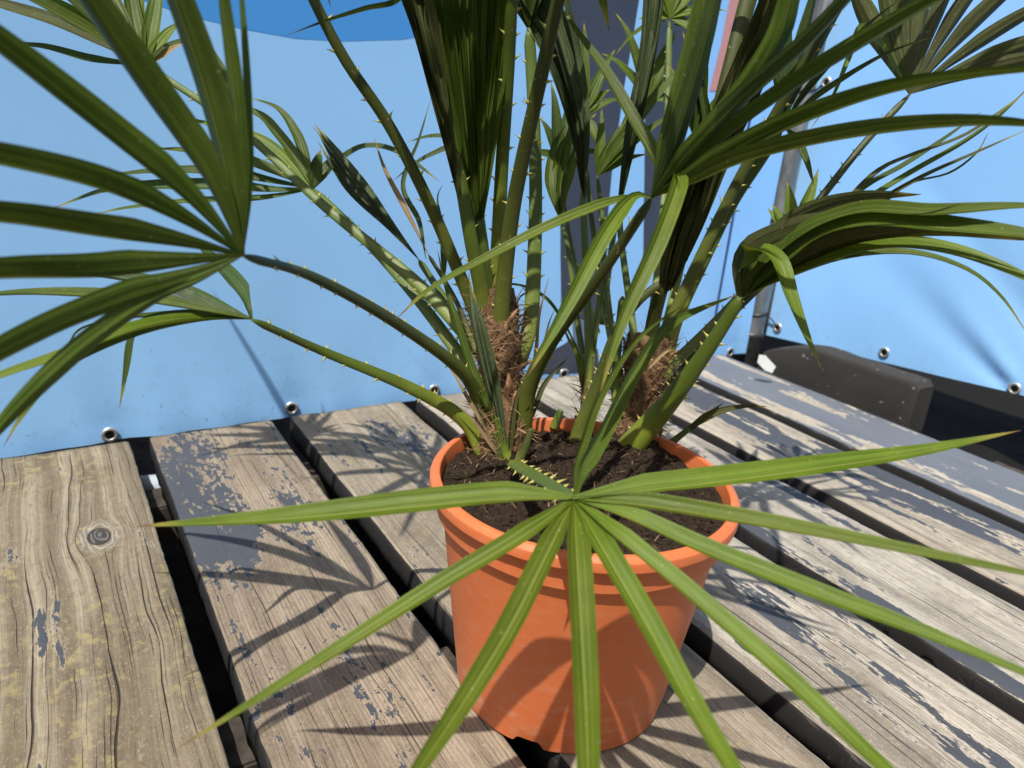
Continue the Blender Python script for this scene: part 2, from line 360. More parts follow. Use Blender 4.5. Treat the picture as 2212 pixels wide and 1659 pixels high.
wvn = k.math('MULTIPLY', wv.outputs[0], wv2.outputs[0]); n1 = k.noise(ob, 12, 4, .6); gr = k.noise(ob, 260, 3, .6)
c = k.mix(wvn, (.006, .006, .006), (.022, .020, .018)); c = k.mix(k.math('MULTIPLY', k.sstep(gr, .55, .7), k.sstep(n1, .40, .65)), c, (.075, .058, .040))
k.bsdf(c, k.math('ADD', .55, k.math('MULTIPLY', n1, .3)), 0, k.bump(wvn, .8, .003), .25); M['cloth'] = k.m
M['white'] = plain('white_plastic', (.74, .76, .72), (.82, .82, .80), 20, .35)
M['cord'] = plain('navy_cord', (.018, .030, .115), (.030, .045, .15), 200, .7)
M['earth'] = plain('dark_earth', (.012, .011, .010), (.035, .030, .026), 20, .95, 0, .2, .6, .01)
M['pipe'] = plain('grey_pvc', (.36, .42, .46), (.46, .52, .56), 14, .3)
M['joist'] = plain('dark_joist', (.030, .026, .022), (.075, .062, .05), 30, .9, 0, .2, .5)
# ------------------------------------------------------------------ ground and deck
mb = MB(); S = 60; nn = 13
mb.grid([[(-S + 2 * S * i / (nn - 1), -S + 2 * S * j / (nn - 1), -0.17) for i in range(nn)] for j in range(nn)])
tag(link('ground', mb.mesh('ground'), M['earth']), 'dark bare ground under and around the wooden deck', 'ground', 'structure')
deck = tag(empty('deck'), 'weathered plank deck with wide dark gaps and flaking grey paint', 'deck', 'structure')
PL = [  # s0, s1, material args
 (-.150, .091, dict(wa=(.150, .120, .080), wb=(.315, .268, .190), wdark=(.105, .078, .050), paint_amt=-.150, lichen=.60, knots=[(.022 - (-.0295), 0, .0200)], seed=1.3, grain=1.15, crack=.95,
     bias=[(-.02, .02, -.22, -.16, .13), (-.055, .015, -.04, .0, .08), (-.08, .02, -.36, -.30, .1)])),
 (.121, .330, dict(wa=(.205, .162, .118), wb=(.325, .264, .193), wdark=(.120, .092, .066), paint_amt=-.060, lichen=.18, seed=4.7, grain=.35, crack=.7, ridged=.42, frag=.90,
     bias=[(-.10, .10, -.02, .33, .115), (-.04, .16, -.06, .06, .08), (0, .2, -1.2, -.12, -.09)])),
 (.364, .594, dict(wa=(.215, .178, .132), wb=(.345, .292, .220), wdark=(.125, .100, .074), paint_amt=-.085, lichen=.30, seed=8.1, grain=.4, crack=.65, ridged=.34, frag=.5,
     bias=[(.03, .07, .16, .27, .16), (0, .3, -1.2, .1, -.10)])),
 (.628, .838, dict(wa=(.250, .218, .176), wb=(.440, .392, .322), wdark=(.135, .115, .094), paint_amt=-.115, lichen=.22, seed=12.4, grain=.8, crack=.85,
     bias=[(.010, .045, -.80, -.42, .135), (.075, .03, -.72, -.30, .10)])),
 (.872, 1.066, dict(wa=(.250, .222, .184), wb=(.440, .396, .328), wdark=(.135, .118, .098), paint_amt=-.115, lichen=.20, seed=17.9, grain=.6, crack=.85,
     bias=[(-.082, .028, -.75, .05, .13), (.08, .035, -.4, .3, .09)])),
 (1.102, 1.298, dict(wa=(.275, .236, .184), wb=(.435, .378, .296), wdark=(.150, .125, .097), paint_amt=-.055, lichen=.15, seed=23.2, grain=.5, crack=.75,
     bias=[(.055, .085, -1.0, .45, .14), (-.09, .035, -1, .6, -.06)])),
 (1.334, 1.552, dict(wa=(.34, .292, .228), wb=(.47, .410, .325), wdark=(.250, .210, .168), paint_amt=.130, lichen=.08, seed=29.6, grain=.5, crack=.5, paint_col=(.125, .135, .155),
     bias=[(-.075, .028, -.6, .45, -.19), (.02, .018, -.1, .35, -.09), (.08, .014, .1, .4, -.12)])),
]
T0, T1 = -0.45, 1.306
def plank(i, s0, s1, kw):
    wd = s1 - s0; th = .046; L = T1 - T0
    ends = [1.300, 1.302, 1.306, 1.309, 1.318, 1.324, 1.316][i]
    cen = (s0 + s1) / 2; yc = 1.0 if i == 0 else .93
    mat = wood_mat('weathered_plank_%d' % i, **kw)
    ny = 150; rows = []
    for j in range(ny):
        t = T0 + (ends - T0) * j / (ny - 1)
        wl = .0022 * noise.noise((t * 9, i * 3.1, 0)) + .0011 * noise.noise((t * 60, i, 5)); wr = .0022 * noise.noise((t * 9, i * 3.1, 8)) + .0011 * noise.noise((t * 60, i, 2))
        a = -wd / 2 + wl; b = wd / 2 + wr; e = .0045
        prof = [(a, -th), (a - .0005, -th * .5), (a, -e * 1.3), (a + e * .35, -e * .35), (a + e * 1.3, 0)]
        for q in range(1, 12): prof.append((a + e * 1.3 + (b - a - 2.6 * e) * q / 12, 0))
        prof += [(b - e * 1.3, 0), (b - e * .35, -e * .35), (b, -e * 1.3), (b + .0005, -th * .5), (b, -th)]
        row = []
        for (px, pz) in prof:
            dz = 0
            if pz > -e * .5: dz = .0012 * noise.noise((px * 22, t * 3.5, i * 7)) + .0006 * noise.noise((px * 150, t * 8, i)) - .0014 * (1 - (2 * px / wd) ** 2)
            if pz < -e: px += .0016 * noise.noise((t * 40, pz * 60, i + px))
            row.append((px, t - yc + (.0015 * noise.noise((px * 60, i, 1)) if j == ny - 1 else 0), pz + dz))
        rows.append(row)
    mb = MB(); b0 = mb.grid(rows); n = len(rows[0])
    for j in range(ny - 1): mb.quad((b0 + j * n + n - 1, b0 + j * n, b0 + (j + 1) * n, b0 + (j + 1) * n + n - 1))
    mb.cap([b0 + q for q in range(n)]); mb.cap([b0 + (ny - 1) * n + q for q in reversed(range(n))])
    me = mb.mesh('plank'); o = link('plank', me, mat, deck)
    # flip check: make normals outward
    bm = bmesh.new(); bm.from_mesh(me); bmesh.ops.recalc_face_normals(bm, faces=bm.faces); bm.to_mesh(me); bm.free()
    o.location = st(cen, yc); o.rotation_euler = (0, 0, -ANG)
    return o
for i, (s0, s1, kw) in enumerate(PL): plank(i, s0, s1, kw)
def boxmesh(name, x, y, z, bev=.003, jit=0.0):
    bm = bmesh.new(); bmesh.ops.create_cube(bm, size=1)
    for v in bm.verts: v.co = Vector((v.co.x * x, v.co.y * y, v.co.z * z))
    bmesh.ops.bevel(bm, geom=bm.edges[:], offset=bev, segments=2, affect='EDGES')
    me = bpy.data.meshes.new(name); bm.to_mesh(me); bm.free(); return me
for tt in (.12, .62, 1.17):
    o = link('joist', boxmesh('joist', 2.0, .07, .07), M['joist'], deck); o.location = st(.70, tt, -.084); o.rotation_euler = (0, 0, -ANG)
# nail heads
def disc(mb, c, r, z, n=10):
    b = len(mb.v)
    mb.v.extend([(c[0] + r * math.cos(6.2832 * q / n), c[1] + r * math.sin(6.2832 * q / n), z) for q in range(n)])
    mb.cap(list(range(b, b + n)))
# pipe under the deck seen in the first gap
mb = MB(); rows = []
for j in range(2):
    for rr in ((.021,) if True else ()):
        rows.append([(rr * math.cos(6.2832 * q / 28), -.16 + .32 * j, rr * math.sin(6.2832 * q / 28)) for q in range(28)])
rows += [[(.018 * math.cos(6.2832 * q / 28), .16, .018 * math.sin(6.2832 * q / 28)) for q in range(28)],
         [(.018 * math.cos(6.2832 * q / 28), -.16, .018 * math.sin(6.2832 * q / 28)) for q in range(28)]]
mb.grid(rows, closed=True)
o = tag(link('drain_pipe', mb.mesh('pipe'), M['pipe']), 'pale grey plastic pipe glimpsed in the gap beneath the leftmost planks', 'pipe')
o.location = st(.118, 1.26, -.075); o.rotation_euler = (0, 0, -ANG + math.radians(78))
# ------------------------------------------------------------------ tarpaulins
TL = 1.338; SR = 1.762
def ring(name, parent, pos, nrm, r=.0105, rt_=.0035):
    mb = MB(); rows = []
    for j in range(9):
        a = 6.2832 * j / 8; rows.append([((r + rt_ * math.cos(a)) * math.cos(6.2832 * q / 20), (r + rt_ * math.cos(a)) * math.sin(6.2832 * q / 20), .6 * rt_ * math.sin(a)) for q in range(20)])
    mb.grid(rows, closed=True)
    o = link(name, mb.mesh('grommet'), M['nickel'], parent); o.location = pos; o.rotation_euler = nrm.to_track_quat('Z', 'Y').to_euler()
    mb = MB(); disc(mb, (0, 0), r * .86, 0.0006, 18); h = link('hole_shade_disc', mb.mesh('hole_shade_disc'), M['hole'], o)  # black disc painted as the eyelet's dark inside, cloth uncut behind it
    return o
# left tarpaulin
def zl(s):   # bottom edge
    return -.016 + .0015 * math.sin(s * 9)
tarpL = None
def tl_off(s, z):
    o = .006 * noise.noise((s * 2.2, z * 2.0, 1.0)) + .0035 * noise.noise((s * 7, z * 5, 3.0)) * max(0, 1 - z / .5)
    for gs in (.064, .379, .684, .962, 1.30, 1.606):
        dx = s - gs; o += .006 * math.exp(-(dx / .05) ** 2) * math.exp(-max(0, z - .02) / .09) + .003 * math.sin(dx * 55 + z * 8) * math.exp(-(dx / .14) ** 2) * math.exp(-z / .07)
    return o
mb = MB(); rows = []
S0, S1, ZT = -1.3, 1.668, 1.15
for j in range(70):
    f = j / 69; f = f ** 1.5; row = []
    for i in range(150):
        s = S0 + (S1 - S0) * i / 149; z = zl(s) + (ZT - zl(s)) * f
        row.append(st(s, TL + tl_off(s, z), z))
    rows.append(row)
mb.grid(rows)
tarpL = tag(link('tarpaulin', mb.mesh('tarpaulin'), M['tarp']), 'light blue tarpaulin behind the palm, printed with a deep blue arc and dark grey shapes', 'tarpaulin')
for (x, y) in ((238, 943), (632, 885), (940, 845), (1218, 808), (1580, 762)):
    p = onp(x, y, DV * (TL - .002), DV); s = p.dot(NV); p = st(s, TL + tl_off(s, p.z) - .002, p.z)
    ring('grommet', tarpL, p, -DV)
def print_patch(name, pts, mat, holes=None, prox=.0006, px=True, n=26):
    """flat print: a fine grid clipped to the polygon, following the cloth"""
    poly = []
    for q in pts:
        if px:
            p = onp(q[0], q[1], DV * TL, DV); poly.append((p.dot(NV), p.z))
        else: poly.append(q)
    bm = bmesh.new(); vs_ = [bm.verts.new((a, b, 0)) for a, b in poly]; bm.faces.new(vs_)
    xs = [a for a, b in poly]; ys = [b for a, b in poly]
    for q in range(1, n):
        for nrm, lo, hi, idx in (((1, 0, 0), min(xs), max(xs), 0), ((0, 1, 0), min(ys), max(ys), 1)):
            v = lo + (hi - lo) * q / n; co = [0, 0, 0]; co[idx] = v
            bmesh.ops.bisect_plane(bm, geom=bm.verts[:] + bm.edges[:] + bm.faces[:], plane_co=co, plane_no=nrm)
    for v in bm.verts:
        s, z = v.co.x, v.co.y; v.co = st(s, TL + tl_off(s, z) - prox, z)
    bmesh.ops.recalc_face_normals(bm, faces=bm.faces)
    me = bpy.data.meshes.new(name); bm.to_mesh(me); bm.free()
    return link(name, me, mat, tarpL)
arc = [(-.6, ZT - .02), (-.6, 1.02), (-.30, .875), (-.10, .775), (.05, .720), (.162, .688), (.236, .673), (.318, .664), (.40, .660), (.481, .665), (.59, .680), (.70, .708), (.82, .755), (.95, .83), (1.06, .93), (1.12, ZT - .02)]
tag(print_patch('printed_arc', arc, M['tarp_deep'], px=False, prox=.0003, n=40), 'deep blue printed arc along the top of the tarpaulin')
tag(print_patch('printed_shape', [(1232, -60), (1392, -60), (1378, 20), (1369, 77), (1348, 187), (1320, 375), (1303, 560), (1302, 678), (1299, 687), (1290, 692), (1213, 692), (1210, 560), (1210, 450), (1222, 200)], M['print_navy']), 'dark navy grey printed column')
tag(print_patch('printed_shape', [(1236, 694), (1287, 694), (1287, 752), (1262, 744), (1238, 738)], M['print_grey'], n=6), 'slate grey printed block')
tag(print_patch('printed_shape', [(1152, 812), (1160, 795), (1171, 777), (1186, 763), (1205, 752), (1222, 741), (1232, 731), (1250, 745), (1268, 752), (1286, 751), (1290, 754), (1294, 800)], M['print_navy'], prox=.0010, n=10), 'dark printed shape with a curved shoulder')
tag(print_patch('printed_shape', [(1402, -60), (1545, -60), (1520, 100), (1490, 250), (1455, 420), (1432, 560), (1388, 560), (1392, 250)], M['print_navy']), 'dark navy grey second printed column')
tag(print_patch('printed_shape', [(1588, -60), (1612, -60), (1596, 30), (1552, 196), (1533, 196), (1560, 90)], M['print_pink'], prox=.0010), 'salmon pink printed stripe')
# right tarpaulin
def zr(t): return .028 + .060 * max(0, min(1, (1.34 - t) / .68)) + (.02 * max(0, .66 - t))
P1 = onp(2190, 840, NV * SR, NV); G1 = (P1.dot(DV), P1.z)
P2 = onp(1990, 610, NV * SR, NV); G2 = (P2.dot(DV), P2.z)
def tr_off(t, z):
    o = .008 * noise.noise((t * 2.4, z * 2.2, 11.0)) + .003 * noise.noise((t * 9, z * 6, 4.0)) * max(0, 1 - z / .4)
    dx, dz = G2[0] - G1[0], G2[1] - G1[1]; L = math.hypot(dx, dz); ux, uz = dx / L, dz / L
    al = (t - G1[0]) * ux + (z - G1[1]) * uz; ac = -(t - G1[0]) * uz + (z - G1[1]) * ux
    if al > -.02:
        wd = .016 + .13 * max(0, al); o -= (.013 * ac / wd) * math.exp(-(ac / wd) ** 2) * math.exp(-max(0, al) / .30) * min(1, (al + .02) / .06)
    ac2 = ac - .11 - .1 * al
    if al > -.02: o += .006 * math.exp(-(ac2 / .03) ** 2) * math.exp(-max(0, al) / .3)
    return o
mb = MB(); rows = []
for j in range(90):
    f = (j / 89) ** 1.6; row = []
    for i in range(150):
        t = 1.352 - 2.0 * (i / 149) ** 1.25; z = zr(t) + (1.15 - zr(t)) * f
        row.append(st(SR + tr_off(t, z), t, z))
    rows.append(row)
mb.grid(rows)
tarpR = tag(link('tarpaulin', mb.mesh('tarpaulin'), M['tarp']), 'plain light blue tarpaulin at the right, creased up from a lower eyelet', 'tarpaulin')
GR = []
for (x, y) in ((1680, 708), (1908, 762), (2190, 840), (1745, 528), (1786, 178), (1728, 458)):
    if x == 1745: continue
    p = onp(x, y, NV * (SR - .002), NV); t = p.dot(DV); p = st(SR + tr_off(t, p.z) - .0025, t, p.z)
    ring('grommet', tarpR, p, -NV, .0105, .0035); GR.append(p)
# ------------------------------------------------------------------ post, foot, cloth, tag, cord
def tube(mb, P, rad, n=12, seg=None, cap=True, flat=1.0, nrm=None, mi=0):
    pts, L = catmull(P, seg or max(6, len(P) * 6))
    rows = []; N = len(pts); side = None
    for j, p in enumerate(pts):
        T = (pts[min(j + 1, N - 1)] - pts[max(j - 1, 0)]).normalized()
        h = Vector(nrm) if nrm is not None else Vector((.3, .2, .93))
        sd_ = T.cross(h)
        if sd_.length < 1e-4: sd_ = T.cross(Vector((1, 0, 0)))
        sd_.normalize(); b = sd_.cross(T).normalized()
        r = rad(j / (N - 1)) if callable(rad) else rad
        rows.append([p + sd_ * (r * math.cos(6.2832 * q / n)) + b * (r * flat * math.sin(6.2832 * q / n)) for q in range(n)])
    b0 = mb.grid(rows, closed=True, mi=mi)
    if cap:
        mb.cap([b0 + q for q in reversed(range(n))], mi); mb.cap([b0 + (N - 1) * n + q for q in range(n)], mi)
    return pts
post = tag(empty('fence_post', st(1.735, 1.385, -.17)), 'round galvanised steel post where the two blue tarpaulins meet', 'post')
def pw(o): o.matrix_parent_inverse = Matrix.Translation(-post.location)
mb = MB(); A = st(1.729, 1.385, -.17); B = st(1.785, 1.385, 1.25)
tube(mb, [A, (A + B) / 2, B], .033, 32, 8); o = link('pole', mb.mesh('pole'), M['steel'], post); pw(o)
def along(z): return A.lerp(B, (z + .17) / 1.42)
mb = MB(); tube(mb, [along(-.10), along(-.04), along(.032)], lambda f: .0365 + .001 * math.sin(f * 30), 32, 14); o = link('tape_wrap', mb.mesh('tape_wrap'), M['black'], post); pw(o)
for z, g in ((.088, 0), (.357, 4), (.69, 3)):
    mb = MB(); c = along(z); tgt = GR[g] if g < len(GR) else c
    rows = []
    for j in range(7):
        a = 6.2832 * j / 6
        rows.append([c + Vector(((.0345 + .0022 * math.cos(a)) * math.cos(6.2832 * q / 28), (.0345 + .0022 * math.cos(a)) * math.sin(6.2832 * q / 28), .004 * math.sin(a) + .006 * math.cos(6.2832 * q / 28))) for q in range(28)])
    mb.grid(rows, closed=True)
    dirv = (tgt - c); dirv.z = 0; dirv.normalize()
    tube(mb, [c + dirv * .034, (c + dirv * .034).lerp(tgt, .5) + Vector((0, 0, .003)), tgt], .0022, 6, 6)
    o = link('cable_tie', mb.mesh('cable_tie'), M['black'], post); pw(o)
# fence foot
foot = tag(empty('ballast_block', st(1.632, 1.02, -.17)), 'dark grey rubber ballast block with rounded top beside the deck edge', 'ballast block')
mb = MB(); rows = []
for i in range(40):           # long slab, its top dips towards the post, underside raised on two pads
    f = i / 39; y = -.215 + .43 * f
    e = min(1, min(f, 1 - f) / .03); e = math.sqrt(max(0, 1 - (1 - e) ** 2))
    top = .074 + .012 * e - .060 * max(0, (f - .62) / .38) ** 1.6 + .002 * noise.noise((y * 20, 0, 0)); hw = .030 + .003 * e
    row = []
    for (px_, pz_) in ((-1.06, 0), (-1.04, .5), (-1.02, .90), (-.99, .955), (-.92, .985), (-.85, 1), (0, 1.01), (.85, 1), (.92, .985), (.99, .955), (1.02, .9), (1.04, .5), (1.06, 0)):
        zb = -.035; row.append((px_ * hw, y, zb + (top - zb) * pz_))
    rows.append(row)
b0 = mb.grid(rows); n = len(rows[0])
for j in range(39): mb.quad((b0 + j * n + n - 1, b0 + j * n, b0 + (j + 1) * n, b0 + (j + 1) * n + n - 1))
mb.cap([b0 + q for q in range(n)]); mb.cap([b0 + 39 * n + q for q in reversed(range(n))])
me = mb.mesh('block'); bm = bmesh.new(); bm.from_mesh(me); bmesh.ops.recalc_face_normals(bm, faces=bm.faces)
for e_ in bm.edges:
    if len(e_.link_faces) == 2 and e_.calc_face_angle(0) > .5: e_.smooth = False
bm.to_mesh(me); bm.free()
o = link('block', me, M['rubber'], foot); o.location = (0, 0, .17); o.rotation_euler = (0, 0, -ANG)
for dt in (-.11, .12):
    o = link('pad', boxmesh('pad', .050, .10, .14, .008), M['rubber'], foot); o.location = DV * dt + Vector((0, 0, .071)); o.rotation_euler = (0, 0, -ANG)
# ground cloth with folds
mb = MB(); rows = []
for j in range(90):
    row = []
    for i in range(90):
        s = 1.50 + 1.2 * i / 89; t = -.7 + 2.6 * j / 89
        z = -.115 + .012 * noise.noise((s * 5, t * 4, 2)) + .004 * noise.noise((s * 22, t * 18, 2))
        for (c0, k_, a_, w_) in ((1.72, .10, .085, .035), (1.80, .05, .06, .025)):
            cc = c0 + k_ * (t - .5); z += a_ * math.exp(-((s - cc) / w_) ** 2) * max(0, min(1, (.86 - t) / .12)) * (.85 + .3 * noise.noise((t * 4, c0, 0)))
        row.append(st(s, t, z))
    rows.append(row)
mb.grid(rows)
tag(link('ground_cloth', mb.mesh('ground_cloth'), M['cloth']), 'black woven ground cloth lying in folds under the right tarpaulin', 'ground cloth', 'structure')
# white tag
mb = MB(); pts = [(1636, 783), (1640, 766), (1654, 768), (1676, 792), (1668, 806), (1652, 800)]
c = at(1655, 786, 1.80); f_ = [at(x, y, 1.80 + .0004 * (y - 786)) for x, y in pts]; bk = [p + Vector((.001, .004, -.001)) for p in f_]
b = len(mb.v); mb.v.extend([tuple(p) for p in f_ + bk]); n = len(pts)
mb.cap(list(range(n))); mb.cap([n + q for q in reversed(range(n))])
for q in range(n): mb.quad((q, (q + 1) % n, n + (q + 1) % n, n + q))
tag(link('plastic_tag', mb.mesh('tag', False), M['white']), 'small white plastic scrap wedged between post and deck edge', 'plastic scrap')
# cord
mb = MB(); pA = onp(1612, 300, DV * (TL - .012), DV); pB = onp(1590, 430, DV * (TL - .012), DV); pC = onp(1542, 700, DV * (TL - .012), DV); pD = onp(1540, 720, DV * (TL - .012), DV)
pT = pA + (pA - pC).normalized() * .7
tube(mb, [pT, pA, pB, pC, pD], .0026, 8, 20)
tag(link('cord', mb.mesh('cord'), M['cord']), 'thin navy blue cord hanging down in front of the tarpaulin left of the post', 'cord')
# ------------------------------------------------------------------ pot
PX, PY, PH = .0778, .6582, .2429
pot = tag(empty('plant_pot', (PX, PY, 0)), 'round terracotta coloured plastic pot holding the palm', 'plant pot')
def lathe(name, prof, parent, mat, seg=112, mod=None, smooth=True):
    mb = MB(); rows = []
    for (r, z) in prof:
        row = []
        for q in range(seg):
            a = 6.28318 * q / seg; rr, zz = (r, z) if mod is None else mod(r, z, a)
            row.append((rr * math.cos(a), rr * math.sin(a), zz))
        rows.append(row)
    mb.grid(rows, closed=True); me = mb.mesh(name, smooth)
    bm = bmesh.new(); bm.from_mesh(me); bmesh.ops.recalc_face_normals(bm, faces=bm.faces)
    for e in bm.edges:
        if len(e.link_faces) == 2 and e.calc_face_angle(0) > .40: e.smooth = False
    bm.to_mesh(me); bm.free()
    return link(name, me, mat, parent)
def fr(prof, n):  # densify
    out = []
    for (a, b), (c, d) in zip(prof[:-1], prof[1:]):
        for q in range(n): out.append((a + (c - a) * q / n, b + (d - b) * q / n))
    return out + [prof[-1]]
body = [(.1085, .0), (.1110, .0025)] + [(.1110 + (.1365 - .1110) * q / 14, .0025 + (.2045 - .0025) * q / 14) for q in range(1, 15)] + \
       [(.1366, .2052), (.1418, .2056), (.1424, .2066), (.1430, .2330), (.1400, .2330), (.1385, .2080), (.1335, .2040), (.1075, .006), (.0, .006)]
NOTCH = [math.radians(a) for a in (-108, -24, 62, 150)]
def notch(r, z, a):
    if z < .02 and r > .1:
        for c in NOTCH:
            d = abs((a - c + math.pi) % 6.28318 - math.pi) * r
            if d < .0165: z = max(z, min(.0095, (.0165 - d) * 1.6 + .001))
    return r * (1 + .004 * math.cos(2 * a + .6)), z
lathe('body', body, pot, M['pot'], 224, notch)
rimp = [(.1432, .2300), (.1496, .2303), (.1502, .2309), (.1503, .2380), (.1499, .2396), (.1488, .2408), (.1462, .2430), (.1450, .2436), (.1418, .2436), (.1406, .2428), (.1400, .2412), (.1390, .2100)]
def rimw(r, z, a): return r * (1 + .004 * math.cos(2 * a + .6)) + (.0005 * noise.noise((a * 14, z * 200, 0)) if z < .233 else 0), z + .0006 * math.sin(3 * a)
lathe('rim', rimp, pot, M['pot'], 160, rimw)
# ------------------------------------------------------------------ soil
def soil_z(x, y):
    r = math.hypot(x, y)
    z = .2285 + .006 * max(0, 1 - (r / .13) ** 2) + .004 * noise.noise((x * 30, y * 30, 1)) + .006 * noise.noise((x * 80, y * 80, 4)) + .003 * noise.noise((x * 200, y * 200, 7))
    for (mx, my) in ((-.083, .088), (.066, .095)): z += .012 * math.exp(-((x - mx) ** 2 + (y - my) ** 2) / .0014)
    return z
mb = MB(); rows = []
for j in range(70):
    r = .1385 * j / 69
    rows.append([(r * math.cos(6.28318 * q / 160), r * math.sin(6.28318 * q / 160), soil_z(r * math.cos(6.28318 * q / 160), r * math.sin(6.28318 * q / 160))) for q in range(160)])
mb.grid(rows, closed=True)
for q in range(2600):   # crumbs
    a = R.uniform(0, 6.283); r = .136 * math.sqrt(R.random()); x, y = r * math.cos(a), r * math.sin(a); s = R.choice((.0010, .0014, .0018, .0026)) * R.uniform(.7, 1.3)
    z = soil_z(x, y) + s * .3; b = len(mb.v)
    vv = [Vector((s, 0, 0)), Vector((-s, 0, 0)), Vector((0, s, 0)), Vector((0, -s, 0)), Vector((0, 0, s)), Vector((0, 0, -s))]
    e = Matrix.Rotation(R.uniform(0, 6), 3, 'Z') @ Matrix.Rotation(R.uniform(0, 3), 3, 'X')
    mb.v.extend([tuple(e @ (v * R.uniform(.7, 1.2)) + Vector((x, y, z))) for v in vv])
    for (i0, i1, i2) in ((0, 2, 4), (2, 1, 4), (1, 3, 4), (3, 0, 4), (2, 0, 5), (1, 2, 5), (3, 1, 5), (0, 3, 5)): mb.quad((b + i0, b + i1, b + i2))
soil = tag(link('potting_soil', mb.mesh('potting_soil', False), M['soil']), 'dark crumbly potting soil filling the terracotta pot', 'soil', 'stuff')
soil.location = (PX, PY, 0)
mb = MB()
for q in range(230):    # straw flecks and root hairs
    a = R.uniform(0, 6.283); r = .133 * math.sqrt(R.random()); x, y = r * math.cos(a), r * math.sin(a); L = R.uniform(.004, .014); an = R.uniform(0, 6.283)
    p = Vector((x, y, soil_z(x, y) + .002)); d_ = Vector((math.cos(an), math.sin(an), R.uniform(-.2, .5))) * L; sd_ = Vector((-math.sin(an), math.cos(an), 0)) * R.uniform(.0002, .0007)
    mid = p + d_ * .5 + Vector((0, 0, R.uniform(0, .002)))
    b = len(mb.v); mb.v.extend([tuple(v) for v in (p - sd_, p + sd_, mid - sd_, mid + sd_, p + d_)])
    mb.quad((b, b + 1, b + 3, b + 2)); mb.quad((b + 2, b + 3, b + 4))
o = link('straw', mb.mesh('straw', False), M['straw'], soil); o['kind'] = 'stuff'
# ------------------------------------------------------------------ palm
palm = tag(empty('fan_palm', (PX, PY, .22)), 'bushy fan palm with spiny stalks and long pointed leaf fingers in the pot', 'palm')
PIN = Matrix.Translation(-palm.location)
def child(name, me, mat, parent=None):
    o = link(name, me, mat, parent or palm)
    o.matrix_parent_inverse = PIN if (parent is None or parent is palm) else Matrix()
    return o
def blade_mesh(P, wm, n=(0, 0, 1), fold=.55, ts=.26, seg=30, twist=0.0, w0=.10, tipw=.02, power=1.35, wav=.0, wf=1.0):
    wm = wm * wf
    pts, L = catmull(P, seg); N = len(pts); n = Vector(n).normalized(); rows = []
    ph = R.uniform(0, 6)
    for j, p in enumerate(pts):
        t = j / (N - 1); T = (pts[min(j + 1, N - 1)] - pts[max(j - 1, 0)]).normalized()
        sd_ = T.cross(n)
        if sd_.length < .15: sd_ = T.cross(n + Vector((.3, -.2, .1)))
        sd_.normalize(); nn_ = sd_.cross(T).normalized()
        if twist or wav:
            a = twist * t + wav * math.sin(ph + t * 5)
            sd_, nn_ = sd_ * math.cos(a) + nn_ * math.sin(a), nn_ * math.cos(a) - sd_ * math.sin(a)
        if t < ts: f = w0 + (1 - w0) * (t / ts)
        else:
            q = (t - ts) / (1 - ts); f = tipw + (1 - tipw) * max(0, 1 - q ** power)
        hw = wm * f / 2; fo = fold * (1 - .55 * max(0, t - .2))
        cs = 1 / math.sqrt(1 + fo * fo)
        row = []
        for u in (-1, -.86, -.7, -.5, -.33, -.16, 0, .16, .33, .5, .7, .86, 1):
            cur = .10 * (1 - (2 * abs(u) - 1) ** 2) + .03 * math.sin(abs(u) * 9.4)
            row.append(p + sd_ * (hw * u * cs) + nn_ * (hw * (abs(u) * fo - cur) * cs))
        rows.append(row)
    mb = MB(); mb.grid(rows); return mb.mesh('leaf_finger')
def spines_mesh(pts, wid, n, every=.016, size=.006, start=.08, end=.95):
    mb = MB(); N = len(pts); L = 0; nxt = every * R.random(); n = Vector(n).normalized(); sgn = 1
    for j in range(1, N):
        L += (pts[j] - pts[j - 1]).length
        t = j / (N - 1)
        if L > nxt and start < t < end:
            nxt = L + every * R.uniform(.5, 1.35)
            T = (pts[j] - pts[j - 1]).normalized(); sd_ = T.cross(n).normalized(); b_ = sd_.cross(T)
            for s in ((1, -1) if R.random() < .35 else (sgn,)):
                hw = wid(t); c = pts[j] + sd_ * (s * hw * .9)
                d_ = (sd_ * s + T * R.uniform(.3, 1.0) + b_ * R.uniform(-.15, .25)).normalized() * size * R.uniform(.6, 1.25)
                r = size * .23; rows = [[c + T * (r * 1.5 * math.cos(6.2832 * q / 6)) + b_ * (r * math.sin(6.2832 * q / 6)) for q in range(6)],
                     [c + d_ * .45 + T * (r * .6 * math.cos(6.2832 * q / 6)) + b_ * (r * .5 * math.sin(6.2832 * q / 6)) for q in range(6)],
                     [c + d_ + T * (r * .06 * math.cos(6.2832 * q / 6)) + b_ * (r * .06 * math.sin(6.2832 * q / 6)) for q in range(6)]]
                mb.grid(rows, closed=True)
            sgn = -sgn
    return mb.mesh('spines') if mb.v else None
def stalk(P, w0, w1, n=(0, -.3, .9), mat='stalk', flat=.55, spines=.018, ssize=.006, px=True, name='leaf_stalk', seg=44, mid=None, label=None):
    """leaf stalk tapering from half width w0 at the base to w1 at the hub (metres)"""
    P = [at(*p) for p in P] if px else P
    mb = MB(); wid = lambda t: (w1 + (w0 - w1) * (1 - t) ** 1.5) * (1 if t < .95 else 1 - .72 * ((t - .95) / .05) ** 1.5)
    n = (Vector(n).normalized() * .35 + (EYE - Vector(P[len(P) // 2])).normalized())
    pts = tube(mb, P, wid, 12, seg, True, flat, n)
    o = child(name, mb.mesh(name), M[mat])
    if label: o['label'] = label
    if spines:
        sm_ = spines_mesh(pts, wid, n, spines, ssize)
        if sm_:
            s_ = link('spines', sm_, M['spine'], o); s_['kind'] = 'stuff'
    return o
